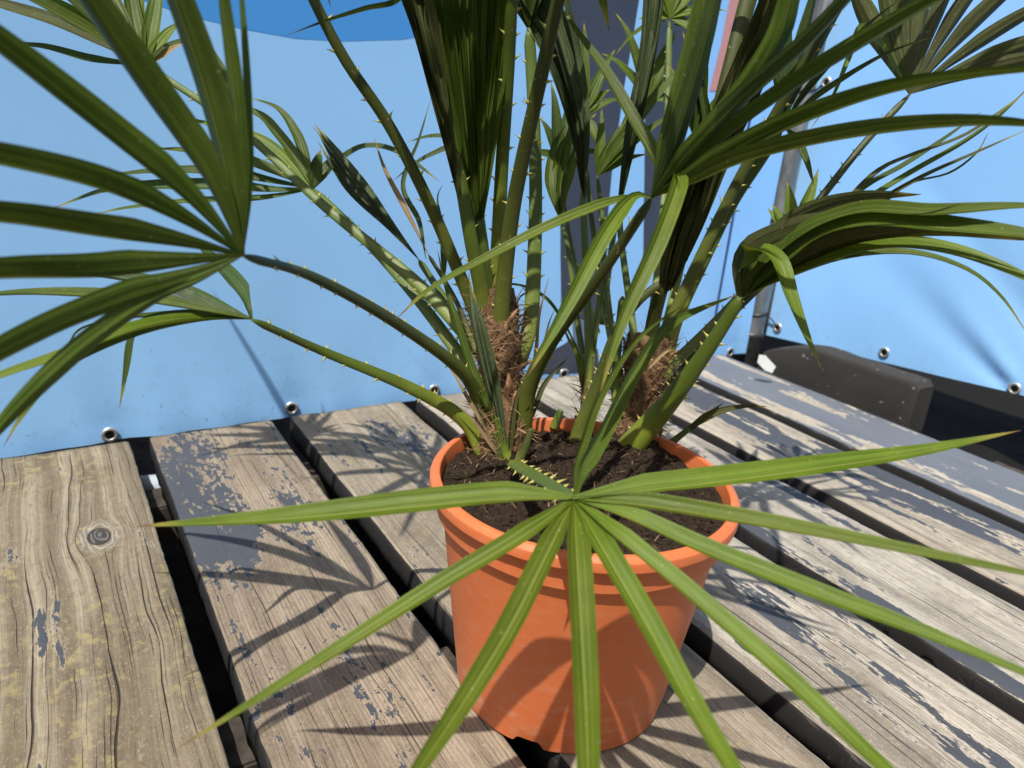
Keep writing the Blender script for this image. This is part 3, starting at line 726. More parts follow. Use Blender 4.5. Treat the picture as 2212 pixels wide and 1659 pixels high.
def finger(par, P, w, n, mat, px=True, **kw):
    P = [at(*p) for p in P] if px else P
    return link('leaf_finger', blade_mesh(P, w, n, **kw), M[mat], par)
def jit(p, a): return (p[0] + R.uniform(-a, a), p[1] + R.uniform(-a, a), p[2] * R.uniform(.99, 1.01))
def bundle(par, PA, PB, cnt, w, n, mat, fold=1.0, ts=.35, jitter=6, **kw):
    for i in range(cnt):
        f = i / (cnt - 1); P = [tuple(a[q] + (b[q] - a[q]) * f for q in range(3)) for a, b in zip(PA, PB)]
        P = [P[0]] + [jit(p, jitter) for p in P[1:]]
        finger(par, P, w * R.uniform(.85, 1.15), n, mat, fold=fold * R.uniform(.8, 1.2), ts=ts, **kw)
def fan(par, hub, tips, w, n, mat, droop=0.0, bow=0.0, **kw):
    """straight-ish fingers from the hub to given tips, bowed along n at mid length"""
    nn_ = Vector(n).normalized(); H = at(*hub)
    for tp in tips:
        Tt = at(*tp); v = Tt - H; L = v.length
        P = [H, H + v * .33 + nn_ * (bow * L * .9), H + v * .68 + nn_ * (bow * L), Tt - Vector((0, 0, droop * L))]
        finger(par, P, w * R.uniform(.88, 1.1), n, mat, px=False, **kw)
# ---- front leaf (over the pot)
h0 = (1240, 1078, .490)
L0 = stalk([(1150, 1062, .790), (1128, 1035, .760), (1110, 1004, .715), (1134, 1016, .655), (1185, 1045, .565), h0], .0078, .0050, (0, -.3, .95), 'stalk_l', .42, .017, .0075)
nF = (.02, -.25, .95)
kwf = dict(fold=.72, ts=.15, power=2.2, w0=.22, wav=.12, seg=40, wf=1.36)
for P, w_ in (
  ([h0, (1090, 1078, .486), (900, 1094, .478), (600, 1122, .470), (288, 1138, .468)], .0175),
  ([h0, (1120, 1165, .468), (950, 1268, .448), (700, 1425, .425), (385, 1616, .405)], .0118),
  ([h0, (1175, 1210, .458), (1098, 1360, .428), (1000, 1520, .395), (880, 1700, .355), (770, 1880, .325)], .0132),
  ([h0, (1246, 1190, .455), (1256, 1350, .425), (1266, 1530, .392), (1272, 1720, .350), (1282, 2060, .275)], .0138),
  ([h0, (1305, 1190, .457), (1395, 1345, .428), (1490, 1520, .395), (1600, 1700, .355), (1790, 2000, .285)], .0138),
  ([h0, (1340, 1165, .462), (1480, 1280, .440), (1690, 1460, .405), (1900, 1655, .365), (2200, 1920, .300)], .0132),
  ([h0, (1360, 1120, .472), (1520, 1190, .455), (1760, 1283, .430), (2010, 1375, .405), (2420, 1540, .360)], .0132),
  ([h0, (1370, 1088, .482), (1560, 1118, .470), (1790, 1160, .452), (2040, 1208, .432), (2440, 1285, .395)], .0130),
  ([h0, (1370, 1062, .494), (1560, 1040, .502), (1780, 1010, .512), (2000, 975, .522), (2205, 930, .530)], .0170),
  ([h0, (1252, 1020, .515), (1300, 935, .560), (1372, 800, .615), (1450, 700, .650), (1592, 636, .690)], .0120),
  ([h0, (1242, 1010, .512), (1262, 950, .545), (1300, 850, .590), (1380, 730, .640), (1478, 657, .670)], .0062)):
    finger(L0, P, w_, nF if P[-1][1] > 700 else (.5, -.55, .65), 'fresh' if P[-1][1] > 700 else 'mid', **kwf)
# ---- big near left leaf
h1 = (525, 553, .445)
L1 = stalk([(1052, 905, .800), (1000, 805, .745), (860, 700, .650), (680, 600, .550), h1], .0085, .0040, (.2, .3, .9), 'stalk_d', .6, .017, .0055)
n1v = (.10, .72, .62); k1 = dict(fold=.75, ts=.32, power=2.8, w0=.10, wav=.05, wf=1.85)
for P, w_ in (
  ([h1, (495, 400, .462), (445, 200, .440), (378, 0, .415), (310, -200, .39), (265, -330, .375)], .0132),
  ([h1, (520, 400, .465), (505, 200, .445), (481, 0, .425), (462, -180, .405)], .0066),
  ([h1, (536, 420, .470), (533, 220, .455), (521, 0, .440), (512, -120, .43)], .0036),
  ([h1, (455, 400, .455), (330, 220, .428), (185, 0, .395), (80, -170, .37), (10, -290, .355)], .0165),
  ([h1, (400, 430, .450), (220, 285, .420), (0, 108, .385), (-210, -60, .355), (-300, -130, .34)], .0165),
  ([h1, (390, 480, .452), (220, 408, .425), (0, 352, .392), (-250, 300, .36), (-420, 275, .345)], .0150),
  ([h1, (390, 532, .456), (220, 510, .432), (0, 478, .402), (-260, 465, .372), (-430, 475, .355)], .0155),
  ([h1, (390, 575, .460), (220, 596, .440), (0, 600, .412), (-220, 620, .385), (-400, 660, .37)], .0160),
  ([h1, (400, 610, .464), (250, 665, .447), (90, 730, .428), (-80, 820, .41), (-230, 950, .395)], .0150),
  ([h1, (430, 608, .468), (330, 652, .458), (200, 740, .446), (90, 835, .438), (0, 925, .432), (-70, 1010, .428)], .0095)):
    finger(L1, [h1] + [(x, y, d * .927) for x, y, d in P[1:]], w_ * .95, n1v, 'mid', **k1)
# ---- second left leaf
h2 = (543, 690, .615)
L2 = stalk([(1048, 985, .790), (1000, 905, .775), (880, 835, .735), (700, 760, .690), h2], .0095, .0036, (.1, .1, .95), 'stalk', .6, .016, .006)
n2v = (.05, -.1, .98); k2 = dict(fold=.6, ts=.25, power=2.3, w0=.14, wav=.08, wf=1.35)
for P, w_, mt in (
  ([h2, (530, 650, .655), (505, 610, .70), (470, 570, .74), (420, 520, .79)], .0145, 'deep'),
  ([h2, (440, 655, .67), (300, 612, .70), (120, 590, .73), (-60, 600, .75)], .0165, 'young'),
  ([h2, (440, 672, .640), (280, 648, .645), (60, 636, .65), (-160, 650, .655)], .0165, 'mid'),
  ([h2, (440, 690, .638), (300, 712, .590), (140, 770, .555), (0, 815, .530), (-160, 880, .505)], .0150, 'fresh'),
  ([h2, (450, 692, .640), (330, 715, .605), (200, 762, .57), (120, 812, .55), (45, 905, .535), (8, 965, .53)], .0105, 'mid'),
  ([h2, (420, 680, .648), (320, 690, .650), (287, 730, .65), (272, 810, .65), (258, 882, .65)], .0085, 'deep'),
  ([h2, (430, 640, .69), (300, 600, .75), (200, 580, .80), (100, 575, .84)], .0110, 'deep'),
  ([h2, (430, 680, .66), (260, 690, .68), (170, 715, .70), (150, 760, .70), (120, 830, .70)], .0085, 'deep')):
    finger(L2, [h2] + [(x, y, d * .945) for x, y, d in P[1:]], w_, n2v, mt, **k2)
# ---- third left leaf, against the tarpaulin
h3 = (676, 408, .940)
L3 = stalk([(1062, 880, .82), (1012, 795, .835), (905, 650, .86), (790, 520, .90), h3], .0085, .0048, (.3, -.6, .7), 'stalk_l', .45, .018, .0055)
n3v = (.1, -.55, .83); k3 = dict(fold=.5, ts=.3, power=1.9, w0=.16, wav=.12, wf=1.15)
for P, w_, mt in (
  ([h3, (590, 412, .935), (450, 402, .93), (250, 408, .925), (108, 452, .92)], .0190, 'deep'),
  ([h3, (600, 395, .94), (470, 372, .93), (340, 370, .92), (180, 386, .91)], .0150, 'deep'),
  ([h3, (610, 380, .94), (520, 345, .935), (430, 328, .93), (328, 320, .925)], .0180, 'mid'),
  ([h3, (628, 360, .945), (560, 305, .945), (470, 275, .94), (380, 250, .935)], .0190, 'fresh'),
  ([h3, (640, 345, .95), (600, 290, .955), (560, 248, .96), (470, 215, .96)], .0150, 'mid'),
  ([h3, (660, 345, .955), (640, 290, .965), (600, 235, .97), (530, 208, .97)], .0135, 'mid'),
  ([h3, (684, 370, .935), (688, 345, .93), (692, 325, .93)], .0200, 'deep'),
  ([h3, (705, 380, .93), (735, 348, .92), (790, 318, .91), (860, 330, .90), (950, 392, .89)], .0125, 'deep'),
  ([h3, (560, 430, .93), (420, 435, .92), (270, 450, .915), (190, 468, .91)], .012, 'mid'),
  ([h3, (700, 372, .95), (724, 345, .955), (750, 330, .96)], .0170, 'young')):
    finger(L3, P, w_, n3v, mt, **k3)
# ---- fourth left leaf (top left)
h4 = (316, 141, .860)
L4 = stalk([(1062, 800, .81), (1020, 740, .81), (900, 610, .83), (700, 445, .855), (520, 280, .87), h4], .0085, .0040, (.3, -.6, .7), 'stalk_l', .45, .018, .006)
n4v = (.2, -.6, .75)
for P, w_, mt in (
  ([h4, (230, 100, .85), (120, 50, .83), (0, 10, .81), (-150, -40, .79)], .0210, 'bronze'),
  ([h4, (240, 85, .86), (150, 30, .84), (50, -20, .83), (-80, -90, .81)], .0210, 'fresh'),
  ([h4, (250, 60, .87), (180, -10, .86), (100, -80, .85)], .0200, 'deep'),
  ([h4, (298, 80, .875), (283, 0, .88), (265, -110, .88)], .0185, 'mid'),
  ([h4, (300, 70, .88), (298, -10, .89), (300, -120, .90)], .0170, 'fresh'),
  ([h4, (325, 75, .88), (338, 0, .89), (350, -90, .90)], .0185, 'mid'),
  ([h4, (340, 105, .875), (365, 70, .88), (395, 45, .885)], .0160, 'fresh'),
  ([h4, (350, 120, .875), (380, 100, .88), (415, 78, .885)], .0130, 'dry'),
  ([h4, (360, 100, .86), (430, 95, .86), (480, 150, .86), (500, 210, .86), (545, 290, .86)], .010, 'deep'),
  ([h4, (180, 60, .82), (0, -30, .77), (-250, -90, .70)], .018, 'mid'),
  ([h4, (190, 30, .84), (30, -110, .80), (-170, -260, .75)], .018, 'deep'),
  ([h4, (240, 0, .87), (130, -160, .86), (0, -330, .84)], .018, 'mid'),
  ([h4, (200, 130, .85), (80, 100, .84), (-60, 100, .83)], .012, 'deep')):
    finger(L4, P, w_, n4v, mt, **k3)
# ---- folded dark leaf in the left middle
h5 = (905, 562, .875)
L5 = stalk([(1050, 780, .82), (990, 690, .83), h5], .006, .0038, (.2, -.6, .7), 'stalk', .6, 0)
bundle(L5, [h5, (850, 485, .88), (770, 390, .90), (676, 262, .92)], [h5, (840, 500, .885), (752, 415, .91), (690, 300, .93)], 6, .0135, (.5, -.6, .5), 'young', 1.3, .45, 5, power=2.0)
# ---- dry thin leaf
dl = stalk([(1030, 760, .79), (985, 650, .80), (926, 551, .815)], .0035, .0022, (0, -.6, .7), 'stalk_d', .6, 0, name='leaf_stalk')
finger(dl, [(926, 551, .815), (869, 443, .83), (830, 365, .84), (808, 296, .85)], .0095, (.4, -.7, .4), 'dry', fold=.9, ts=.4)
# ---- central trunk stalks going up out of the frame, each with its open fan above
def tall(P, w0, w1, mat, count, rad, out, fm='mid', w=.024, sp=.020):
    s_ = stalk(P, w0, w1, (.1, -.75, .6), mat, .6, sp, .0065)
    H = at(*P[-1]); out = Vector(out).normalized(); nn_ = (Vector((0, 0, 1)) - out * .45).normalized()
    e1 = (out - nn_ * out.dot(nn_)).normalized(); e2 = nn_.cross(e1)
    for q in range(count):
        a = math.radians(-155 + 310 * q / (count - 1) + R.uniform(-5, 5)); L = rad * (.78 + .22 * math.cos(a * .6)) * R.uniform(.92, 1.05)
        d_ = e1 * math.cos(a) + e2 * math.sin(a)
        Pq = [H, H + d_ * L * .34 + nn_ * L * .03, H + d_ * L * .68 + nn_ * L * .01, H + d_ * L - Vector((0, 0, L * R.uniform(.08, .2)))]
        finger(s_, Pq, w * R.uniform(.85, 1.1), nn_, fm, px=False, fold=.6, ts=.28, power=2.2)
    return s_
tall([(1050, 740, .805), (1012, 640, .785), (930, 445, .74), (840, 270, .70), (740, 120, .665), (650, -60, .64), (520, -360, .63)], .0075, .0042, 'stalk_d', 13, .26, (-.5, -.3, .25))
tall([(1076, 720, .81), (1072, 630, .79), (1083, 380, .74), (1098, 150, .69), (1108, -40, .65), (1130, -330, .62)], .0085, .0050, 'stalk', 13, .26, (0, -.6, .5))
tall([(1076, 790, .790), (1084, 660, .770), (1110, 440, .72), (1170, 160, .65), (1206, 0, .615), (1290, -330, .56)], .0095, .0052, 'stalk_d', 13, .26, (.4, -.5, .4))
tall([(1436, 720, .850), (1590, 400, .80), (1770, 80, .73), (1850, -70, .70), (1960, -290, .65)], .0075, .0042, 'stalk_d', 13, .26, (.6, -.2, .3))  # added stalk, its fan out of view, for leaf shadows on the right deck
S10 = stalk([(1118, 790, .81), (1146, 690, .825), (1156, 500, .83), (1156, 330, .83), (1148, 150, .82), (1142, 60, .81)], .0095, .0065, (.6, -.7, .3), 'stalk_l', .45, .017, .0065)
bundle(S10, [(1142, 60, .81), (1100, -40, .80), (1040, -160, .78)], [(1142, 60, .81), (1200, -40, .80), (1270, -160, .78)], 8, .017, (0, -.5, .85), 'deep', .9, .3)
# folded central fans
F1 = stalk([(1062, 720, .805), (1057, 640, .785), (1045, 560, .765), (1033, 470, .75)], .0085, .0058, (.2, -.9, .3), 'stalk', .6, .03, .005)
bundle(F1, [(1026, 478, .752), (985, 330, .735), (945, 150, .70), (915, 0, .675), (880, -220, .63)], [(1042, 470, .745), (1062, 330, .725), (1085, 150, .69), (1102, 0, .665), (1130, -220, .62)], 13, .0150, (.1, -.8, .5), 'mid', 1.5, .45, 4, power=3.0, seg=36, w0=.4)
bundle(F1, [(1028, 482, .758), (1000, 330, .745), (968, 150, .71), (950, 0, .69), (930, -220, .65)], [(1040, 470, .755), (1060, 330, .74), (1078, 150, .705), (1090, 0, .68), (1100, -220, .64)], 7, .0150, (.1, -.8, .5), 'young', 1.5, .45, 4, power=3.0, seg=36, w0=.4)
F2 = stalk([(1052, 720, .80), (1042, 640, .775), (1018, 520, .745), (995, 390, .725), (978, 320, .712)], .0090, .0062, (.2, -.9, .3), 'stalk', .7, .04, .005)
bundle(F2, [(990, 420, .722), (945, 250, .705), (898, 80, .68), (862, -40, .66), (800, -240, .62)], [(990, 420, .722), (965, 250, .70), (935, 80, .67), (915, -40, .645), (890, -240, .61)], 6, .0150, (.2, -.8, .5), 'bronze', 1.4, .4, 4, power=3.0, seg=36, w0=.5)
# blade crossing the top, dry tip
finger(F2, [(900, -60, .60), (860, 5, .60), (790, 22, .60), (700, 48, .60), (616, 78, .60)], .011, (0, .3, .95), 'deep', fold=.5, ts=.2)
# ---- folded leaf of the small middle stem
S11 = stalk([(1262, 905, .865), (1272, 800, .86), (1268, 640, .86), (1263, 520, .855), (1258, 410, .85)], .0055, .0040, (.2, -.9, .3), 'stalk_l', .8, .04, .004)
bundle(S11, [(1260, 430, .852), (1235, 280, .845), (1180, 130, .83), (1105, 10, .81), (1030, -100, .79)], [(1262, 430, .85), (1262, 280, .84), (1245, 130, .825), (1215, 0, .81), (1180, -130, .79)], 9, .0150, (.2, -.8, .5), 'young', 1.5, .4, 4, power=3.0, seg=36, w0=.3)
S11b = stalk([(1262, 905, .87), (1262, 800, .875), (1245, 680, .88), (1227, 540, .885), (1212, 480, .89)], .0048, .0030, (.2, -.9, .3), 'stalk_l', .8, .04, .004)
bundle(S11b, [(1212, 480, .89), (1192, 400, .895), (1195, 320, .90), (1225, 268, .905)], [(1212, 480, .89), (1225, 400, .895), (1245, 320, .90), (1275, 270, .905)], 4, .017, (.2, -.8, .5), 'mid', .7, .4, 4)
S11c = stalk([(1266, 905, .865), (1276, 790, .865), (1300, 600, .875), (1302, 480, .88), (1290, 380, .885)], .0046, .0028, (.2, -.9, .3), 'stalk', .8, .03, .004)
fan(S11c, (1290, 380, .885), [(1345, 262, .885), (1437, 169, .88), (1300, 230, .89), (1473, 232, .87), (1508, 106, .87), (1400, 330, .88)], .016, (.1, -.5, .85), 'mid', .02, .05, fold=.5)
finger(S11, [(1264, 880, .862), (1245, 770, .865), (1226, 730, .87), (1205, 680, .875)], .010, (.5, -.6, .5), 'fresh', fold=.6)
S11d = stalk([(1345, 860, .85), (1335, 780, .865), (1320, 700, .87), (1308, 590, .88), (1300, 480, .885), (1292, 385, .888)], .0042, .0030, (.2, -.9, .3), 'stalk', .8, .02, .005)
S11e = stalk([(1330, 780, .88), (1296, 600, .90), (1272, 420, .92), (1257, 252, .93)], .005, .003, (.2, -.9, .3), 'stalk', .8, .03, .004)
fan(S11e, (1257, 252, .93), [(1235, 20, .93), (1262, 40, .93), (1330, 100, .94), (1318, 190, .94), (1345, 210, .93), (1215, 330, .92), (1300, 330, .92), (1225, 110, .92)], .019, (.1, -.6, .8), 'mid', .03, .06, fold=.5)
# more half hidden leaves in the middle background
B1 = stalk([(1300, 700, .93), (1330, 480, .96), (1372, 300, .985), (1395, 215, .99)], .0045, .003, (.2, -.9, .3), 'stalk_l', .8, .03, .004)
fan(B1, (1395, 215, .99), [(1300, 110, .98), (1330, 20, .98), (1395, 30, 1.0), (1462, 60, 1.0), (1500, 150, .99), (1520, 245, .98), (1330, 300, .97)], .021, (.1, -.6, .8), 'mid', .03, .07, fold=.5)
B2 = stalk([(1290, 720, .94), (1240, 560, .965), (1215, 420, .98), (1205, 345, .99)], .0045, .003, (.2, -.9, .3), 'stalk', .8, .03, .004)
fan(B2, (1205, 345, .99), [(1165, 250, .98), (1190, 170, .98), (1238, 190, 1.0), (1290, 240, 1.0), (1320, 330, .98), (1130, 330, .97)], .018, (.1, -.6, .8), 'deep', .03, .07, fold=.5)
B3 = stalk([(1440, 700, .90), (1500, 450, .92), (1505, 360, .925), (1500, 300, .93)], .0055, .0035, (.2, -.9, .3), 'stalk', .8, .03, .004)
fan(B3, (1500, 300, .93), [(1440, 130, .92), (1475, 60, .92), (1520, 20, .93), (1610, 150, .92), (1640, 240, .91)], .021, (.1, -.6, .8), 'fresh', .02, .06, fold=.5)
bundle(B3, [(1480, 420, .90), (1500, 280, .885), (1528, 120, .87), (1545, -20, .86), (1560, -160, .85)], [(1490, 420, .90), (1530, 280, .885), (1500, 120, .865), (1515, -20, .86), (1525, -160, .85)], 5, .013, (-.3, -.8, .5), 'deep', 1.3, .4, 3, power=3.0, seg=34, w0=.4)
B4 = stalk([(1066, 660, .83), (1042, 480, .89), (1020, 300, .95)], .0045, .003, (.2, -.9, .3), 'stalk', .8, .03, .004)
fan(B4, (1020, 300, .95), [(930, 180, .95), (880, 300, .95), (850, 380, .94), (1000, 130, .96)], .011, (.1, -.6, .8), 'deep', .05, .04, fold=.5)
finger(L5, [(920, 560, .86), (905, 480, .88), (870, 400, .90), (905, 300, .92), (930, 215, .93)], .008, (.3, -.8, .4), 'deep', fold=.6)
finger(L5, [(960, 620, .85), (955, 500, .87), (945, 430, .88), (955, 400, .88)], .009, (.3, -.8, .4), 'deep', fold=.6)
# spear L12
S12 = stalk([(1380, 800, .83), (1358, 640, .85), (1340, 500, .855), (1340, 420, .855)], .005, .0035, (.2, -.9, .3), 'stalk_l', .8, 0)
bundle(S12, [(1338, 425, .855), (1358, 280, .845), (1385, 120, .83), (1395, 0, .82), (1410, -180, .80)], [(1344, 425, .855), (1378, 280, .84), (1412, 120, .825), (1432, 0, .81), (1465, -180, .79)], 6, .0130, (-.3, -.8, .5), 'young', 1.6, .4, 3, power=3.0, seg=34, w0=.4)
# back right hub with narrow stalk
S21 = stalk([(1400, 760, .85), (1425, 560, .90), (1437, 380, .935), (1443, 200, .95), (1446, 45, .955)], .006, .0042, (.3, -.8, .4), 'stalk_l', .5, .02, .0055)
fan(S21, (1446, 39, .955), [(1380, 40, .95), (1420, -120, .96), (1470, -120, .97), (1530, -60, .97), (1570, 20, .96), (1520, 90, .95), (1390, -60, .95)], .020, (.1, -.7, .7), 'fresh', .03, .06, fold=.5)
finger(S21, [(1446, 45, .95), (1400, 55, .94), (1360, 82, .93), (1330, 118, .925)], .009, (.1, -.5, .8), 'mid')
finger(S21, [(1446, 50, .95), (1490, 70, .95), (1478, 130, .95), (1450, 180, .95)], .009, (.1, -.5, .8), 'mid')
# ---- big near right leaf
h13 = (1408, 428, .600)
L13 = stalk([(1128, 930, .790), (1142, 840, .765), (1190, 740, .725), (1300, 590, .655), h13], .0100, .0042, (.1, -.3, .9), 'stalk_d', .65, .02, .006)
n13 = (.0, .45, .88); k13 = dict(fold=.65, ts=.20, power=2.7, w0=.12, wav=.10, wf=1.50)
for P, w_, mt, nv in (
  ([h13, (1385, 424, .598), (1320, 438, .592), (1190, 490, .582), (1050, 560, .575), (930, 625, .572), (855, 690, .572)], .0082, 'fresh', (0, -.5, .86)),
  ([h13, (1368, 426, .590), (1310, 500, .570), (1235, 640, .550), (1180, 740, .540), (1138, 815, .535)], .0096, 'fresh', (.2, -.9, .4)),
  ([h13, (1450, 385, .585), (1466, 392, .570), (1420, 520, .545), (1360, 650, .530), (1325, 745, .52), (1296, 850, .515)], .0108, 'fresh', (.2, -.95, .3)),
  ([h13, (1423, 368, .60), (1357, 246, .61), (1303, 152, .62), (1254, 82, .63), (1205, 5, .64)], .0105, 'mid', (.2, -.6, .75)),
  ([h13, (1500, 395, .575), (1620, 345, .545), (1850, 293, .505), (2100, 268, .470), (2350, 280, .445)], .0170, 'mid', n13),
  ([h13, (1500, 380, .572), (1680, 285, .535), (1900, 205, .495), (2120, 165, .460), (2400, 140, .43)], .0165, 'mid', n13),
  ([h13, (1500, 350, .575), (1680, 215, .54), (1880, 85, .505), (2080, -30, .475), (2300, -130, .45)], .0155, 'mid', n13),
  ([h13, (1480, 350, .572), (1600, 225, .54), (1730, 110, .51), (1850, -20, .485), (2000, -190, .455)], .0155, 'deep', n13),
  ([h13, (1485, 345, .570), (1600, 215, .54), (1680, 90, .515), (1720, -40, .495), (1820, -230, .465)], .0160, 'mid', n13),
  ([h13, (1450, 330, .572), (1495, 190, .545), (1530, 60, .525), (1555, -60, .51), (1590, -260, .48)], .0120, 'deep', n13),
  ([h13, (1440, 340, .58), (1480, 190, .56), (1510, 60, .545), (1530, -80, .53), (1550, -240, .51)], .0140, 'mid', n13)):
    finger(L13, P, w_, nv, mt, **k13)
# ---- folded dark leaf of the right trunk
F3 = stalk([(1398, 880, .855), (1400, 780, .845), (1412, 690, .82), (1432, 610, .79)], .010, .0075, (.3, -.9, .3), 'stalk_d', .7, 0)
bundle(F3, [(1425, 640, .80), (1440, 520, .755), (1490, 370, .71), (1572, 200, .67), (1645, 20, .63), (1700, -160, .60)], [(1452, 620, .79), (1508, 500, .745), (1565, 340, .70), (1640, 180, .66), (1720, 0, .62), (1790, -160, .585)], 9, .0150, (-.2, -.8, .5), 'bronze', 1.4, .4, 5, power=3.0, seg=36, w0=.5)
# bronze speckled stalk at the top
stalk([(1470, 560, .86), (1530, 330, .84), (1575, 160, .83), (1605, 40, .825), (1640, -80, .82)], .0085, .0095, (.2, -.9, .3), 'stalk_d', .5, 0)
# strap stalk and its leaf
S19 = stalk([(1430, 820, .850), (1458, 695, .845), (1515, 570, .83), (1580, 440, .815), (1642, 345, .80), (1690, 270, .785)], .0095, .0065, (.3, -.8, .5), 'stalk', .5, .019, .006)
fan(S19, (1690, 270, .785), [(1700, -120, .74), (1790, -120, .73), (1880, -80, .72), (1960, -20, .72), (2020, 70, .72), (1620, -80, .76), (1760, 400, .74)], .019, (.0, .3, .95), 'deep', .02, .05, fold=.6)
# ---- right lower leaf
h14 = (1602, 640, .720)
L14 = stalk([(1345, 990, .835), (1375, 950, .815), (1450, 862, .785), (1530, 752, .750), h14], .0165, .0062, (-.1, -.55, .8), 'stalk', .7, .010, .0075)
k14 = dict(fold=.45, ts=.24, power=2.4, w0=.30, wav=.08, wf=1.75)
for P, w_, mt, nv in (
  ([h14, (1600, 575, .712), (1625, 540, .690), (1675, 560, .668), (1705, 640, .655), (1738, 720, .648), (1773, 793, .645)], .0135, 'fresh', (.3, -.6, .7)),
  ([h14, (1640, 580, .705), (1740, 500, .670), (1860, 455, .630), (2010, 458, .590), (2200, 446, .555), (2330, 450, .535)], .0135, 'mid', (-.15, -.45, .88)),
  ([h14, (1655, 590, .700), (1760, 510, .660), (1880, 478, .620), (2030, 490, .585), (2212, 508, .550), (2380, 540, .53)], .0195, 'mid', (-.15, -.50, .85)),
  ([h14, (1665, 600, .702), (1780, 535, .665), (1900, 505, .63), (2050, 500, .60), (2230, 520, .57)], .0185, 'bronze', (.0, .75, .5)),
  ([h14, (1680, 600, .70), (1800, 555, .67), (1920, 530, .64), (2060, 545, .61), (2212, 600, .585), (2330, 665, .57)], .0150, 'fresh', (-.15, -.45, .88)),
  ([h14, (1690, 605, .705), (1820, 560, .68), (1960, 548, .655), (2080, 580, .64), (2160, 640, .63), (2225, 730, .622)], .0095, 'mid', (-.1, -.1, .98)),
  ([h14, (1640, 560, .712), (1730, 470, .69), (1850, 430, .67), (1990, 420, .65)], .014, 'bronze', (0, .75, .5)),
  ([h14, (1612, 570, .712), (1655, 535, .70), (1760, 500, .675), (1880, 490, .65), (2020, 500, .62)], .0210, 'bronze', (.2, .8, .4)),
  ([h14, (1650, 590, .712), (1740, 540, .69), (1850, 505, .665), (1960, 510, .64)], .0210, 'bronze', (.1, .8, .4))):
    finger(L14, P, w_, nv, mt, **k14)
# ---- right upper leaf
h16 = (1966, 203, .860)
L16 = stalk([(1440, 800, .855), (1580, 660, .865), (1720, 495, .87), (1860, 318, .865), h16], .0065, .0038, (.3, -.6, .7), 'stalk_d', .6, .022, .005)
fan(L16, h16, [(1830, -60, .86), (1900, -120, .85), (1965, -160, .84), (2040, -170, .83), (2110, -150, .82), (2180, -120, .81), (2250, -80, .80), (2310, -20, .79), (2340, 60, .79), (2320, 110, .80)], .0270, (-.1, .85, .45), 'bronze', 0, .03, fold=.8, ts=.5, power=2.5)
finger(L16, [(1966, 203, .855), (1905, 100, .82), (1860, 60, .79), (1830, 130, .775), (1795, 215, .77), (1752, 276, .765)], .012, (.4, -.7, .5), 'fresh', fold=.4)
# ---- narrow right leaf behind
h18 = (1705, 560, .880)
L18 = stalk([(1440, 840, .87), (1560, 700, .88), h18], .006, .004, (.2, -.5, .8), 'stalk_d', .6, .03, .005)
for P, w_, mt in (
  ([h18, (1820, 445, .86), (1900, 370, .85), (1975, 335, .84), (2090, 290, .83), (2215, 200, .82)], .0105, 'bronze'),
  ([h18, (1850, 450, .86), (1960, 380, .85), (2080, 310, .84), (2160, 250, .83), (2230, 180, .82)], .0120, 'mid'),
  ([h18, (1870, 455, .86), (1990, 385, .85), (2110, 330, .84), (2230, 275, .83)], .0100, 'bronze'),
  ([h18, (1880, 460, .86), (1960, 400, .855), (2050, 375, .85), (2110, 330, .845), (2135, 285, .84)], .0075, 'mid'),
  ([h18, (1850, 420, .87), (1950, 360, .87), (2040, 300, .87), (2120, 240, .87)], .011, 'deep')):
    finger(L18, P, w_, (.0, -.2, .97), mt, fold=.6, ts=.4, power=2.2)
# small pale fan by the post
h17 = (1705, 520, 1.02)
L17 = stalk([(1430, 850, .90), (1560, 690, .96), h17], .004, .003, (.2, -.5, .8), 'stalk_l', .6, 0)
fan(L17, h17, [(1658, 450, 1.03), (1668, 442, 1.03), (1700, 390, 1.03), (1768, 365, 1.02), (1740, 470, 1.02)], .020, (.1, -.8, .5), 'fresh', 0, .06, fold=.4, ts=.45)
# ---- shoots and odd leaves at the bottom
sh = stalk([(1428, 990, .84), (1450, 958, .835), (1490, 925, .825)], .0055, .0032, (.1, -.4, .9), 'stalk', .6, 0)
finger(sh, [(1482, 930, .828), (1540, 896, .82), (1600, 880, .81), (1658, 878, .80)], .0125, (.1, -.6, .8), 'bronze', fold=.8, w0=.35)
finger(sh, [(1470, 940, .83), (1510, 910, .83), (1565, 868, .835)], .0085, (.1, -.8, .5), 'deep', fold=.7, w0=.35)
finger(sh, [(1480, 932, .832), (1530, 885, .84), (1572, 850, .845)], .0016, (.1, -.8, .5), 'dry', fold=.4)
finger(sh, [(1436, 995, .835), (1452, 965, .835), (1470, 935, .835)], .0085, (.1, -.8, .5), 'stalk', fold=.7, w0=.5)
sp = stalk([(1098, 1000, .775), (1085, 945, .770), (1075, 900, .768)], .0065, .0045, (.1, -.8, .4), 'stalk', .7, 0)
bundle(sp, [(1083, 950, .770), (1050, 820, .765), (1022, 700, .765), (1012, 590, .77)], [(1090, 955, .768), (1070, 820, .76), (1040, 700, .76), (1020, 620, .765)], 3, .0125, (.3, -.8, .4), 'young', 1.2, .4, 3, w0=.5)
finger(sp, [(1082, 940, .772), (1020, 800, .775), (985, 690, .775), (960, 610, .78), (945, 540, .785)], .0130, (.3, -.8, .4), 'mid', fold=.8, w0=.5)
finger(sp, [(1100, 990, .772), (1105, 920, .768), (1115, 860, .768), (1135, 800, .77)], .0085, (.3, -.8, .4), 'bronze', fold=.9, w0=.5)
st1 = stalk([(1118, 1000, .765), (1135, 965, .762), (1148, 925, .762)], .0050, .0036, (.1, -.8, .4), 'stalk_d', .6, 0)
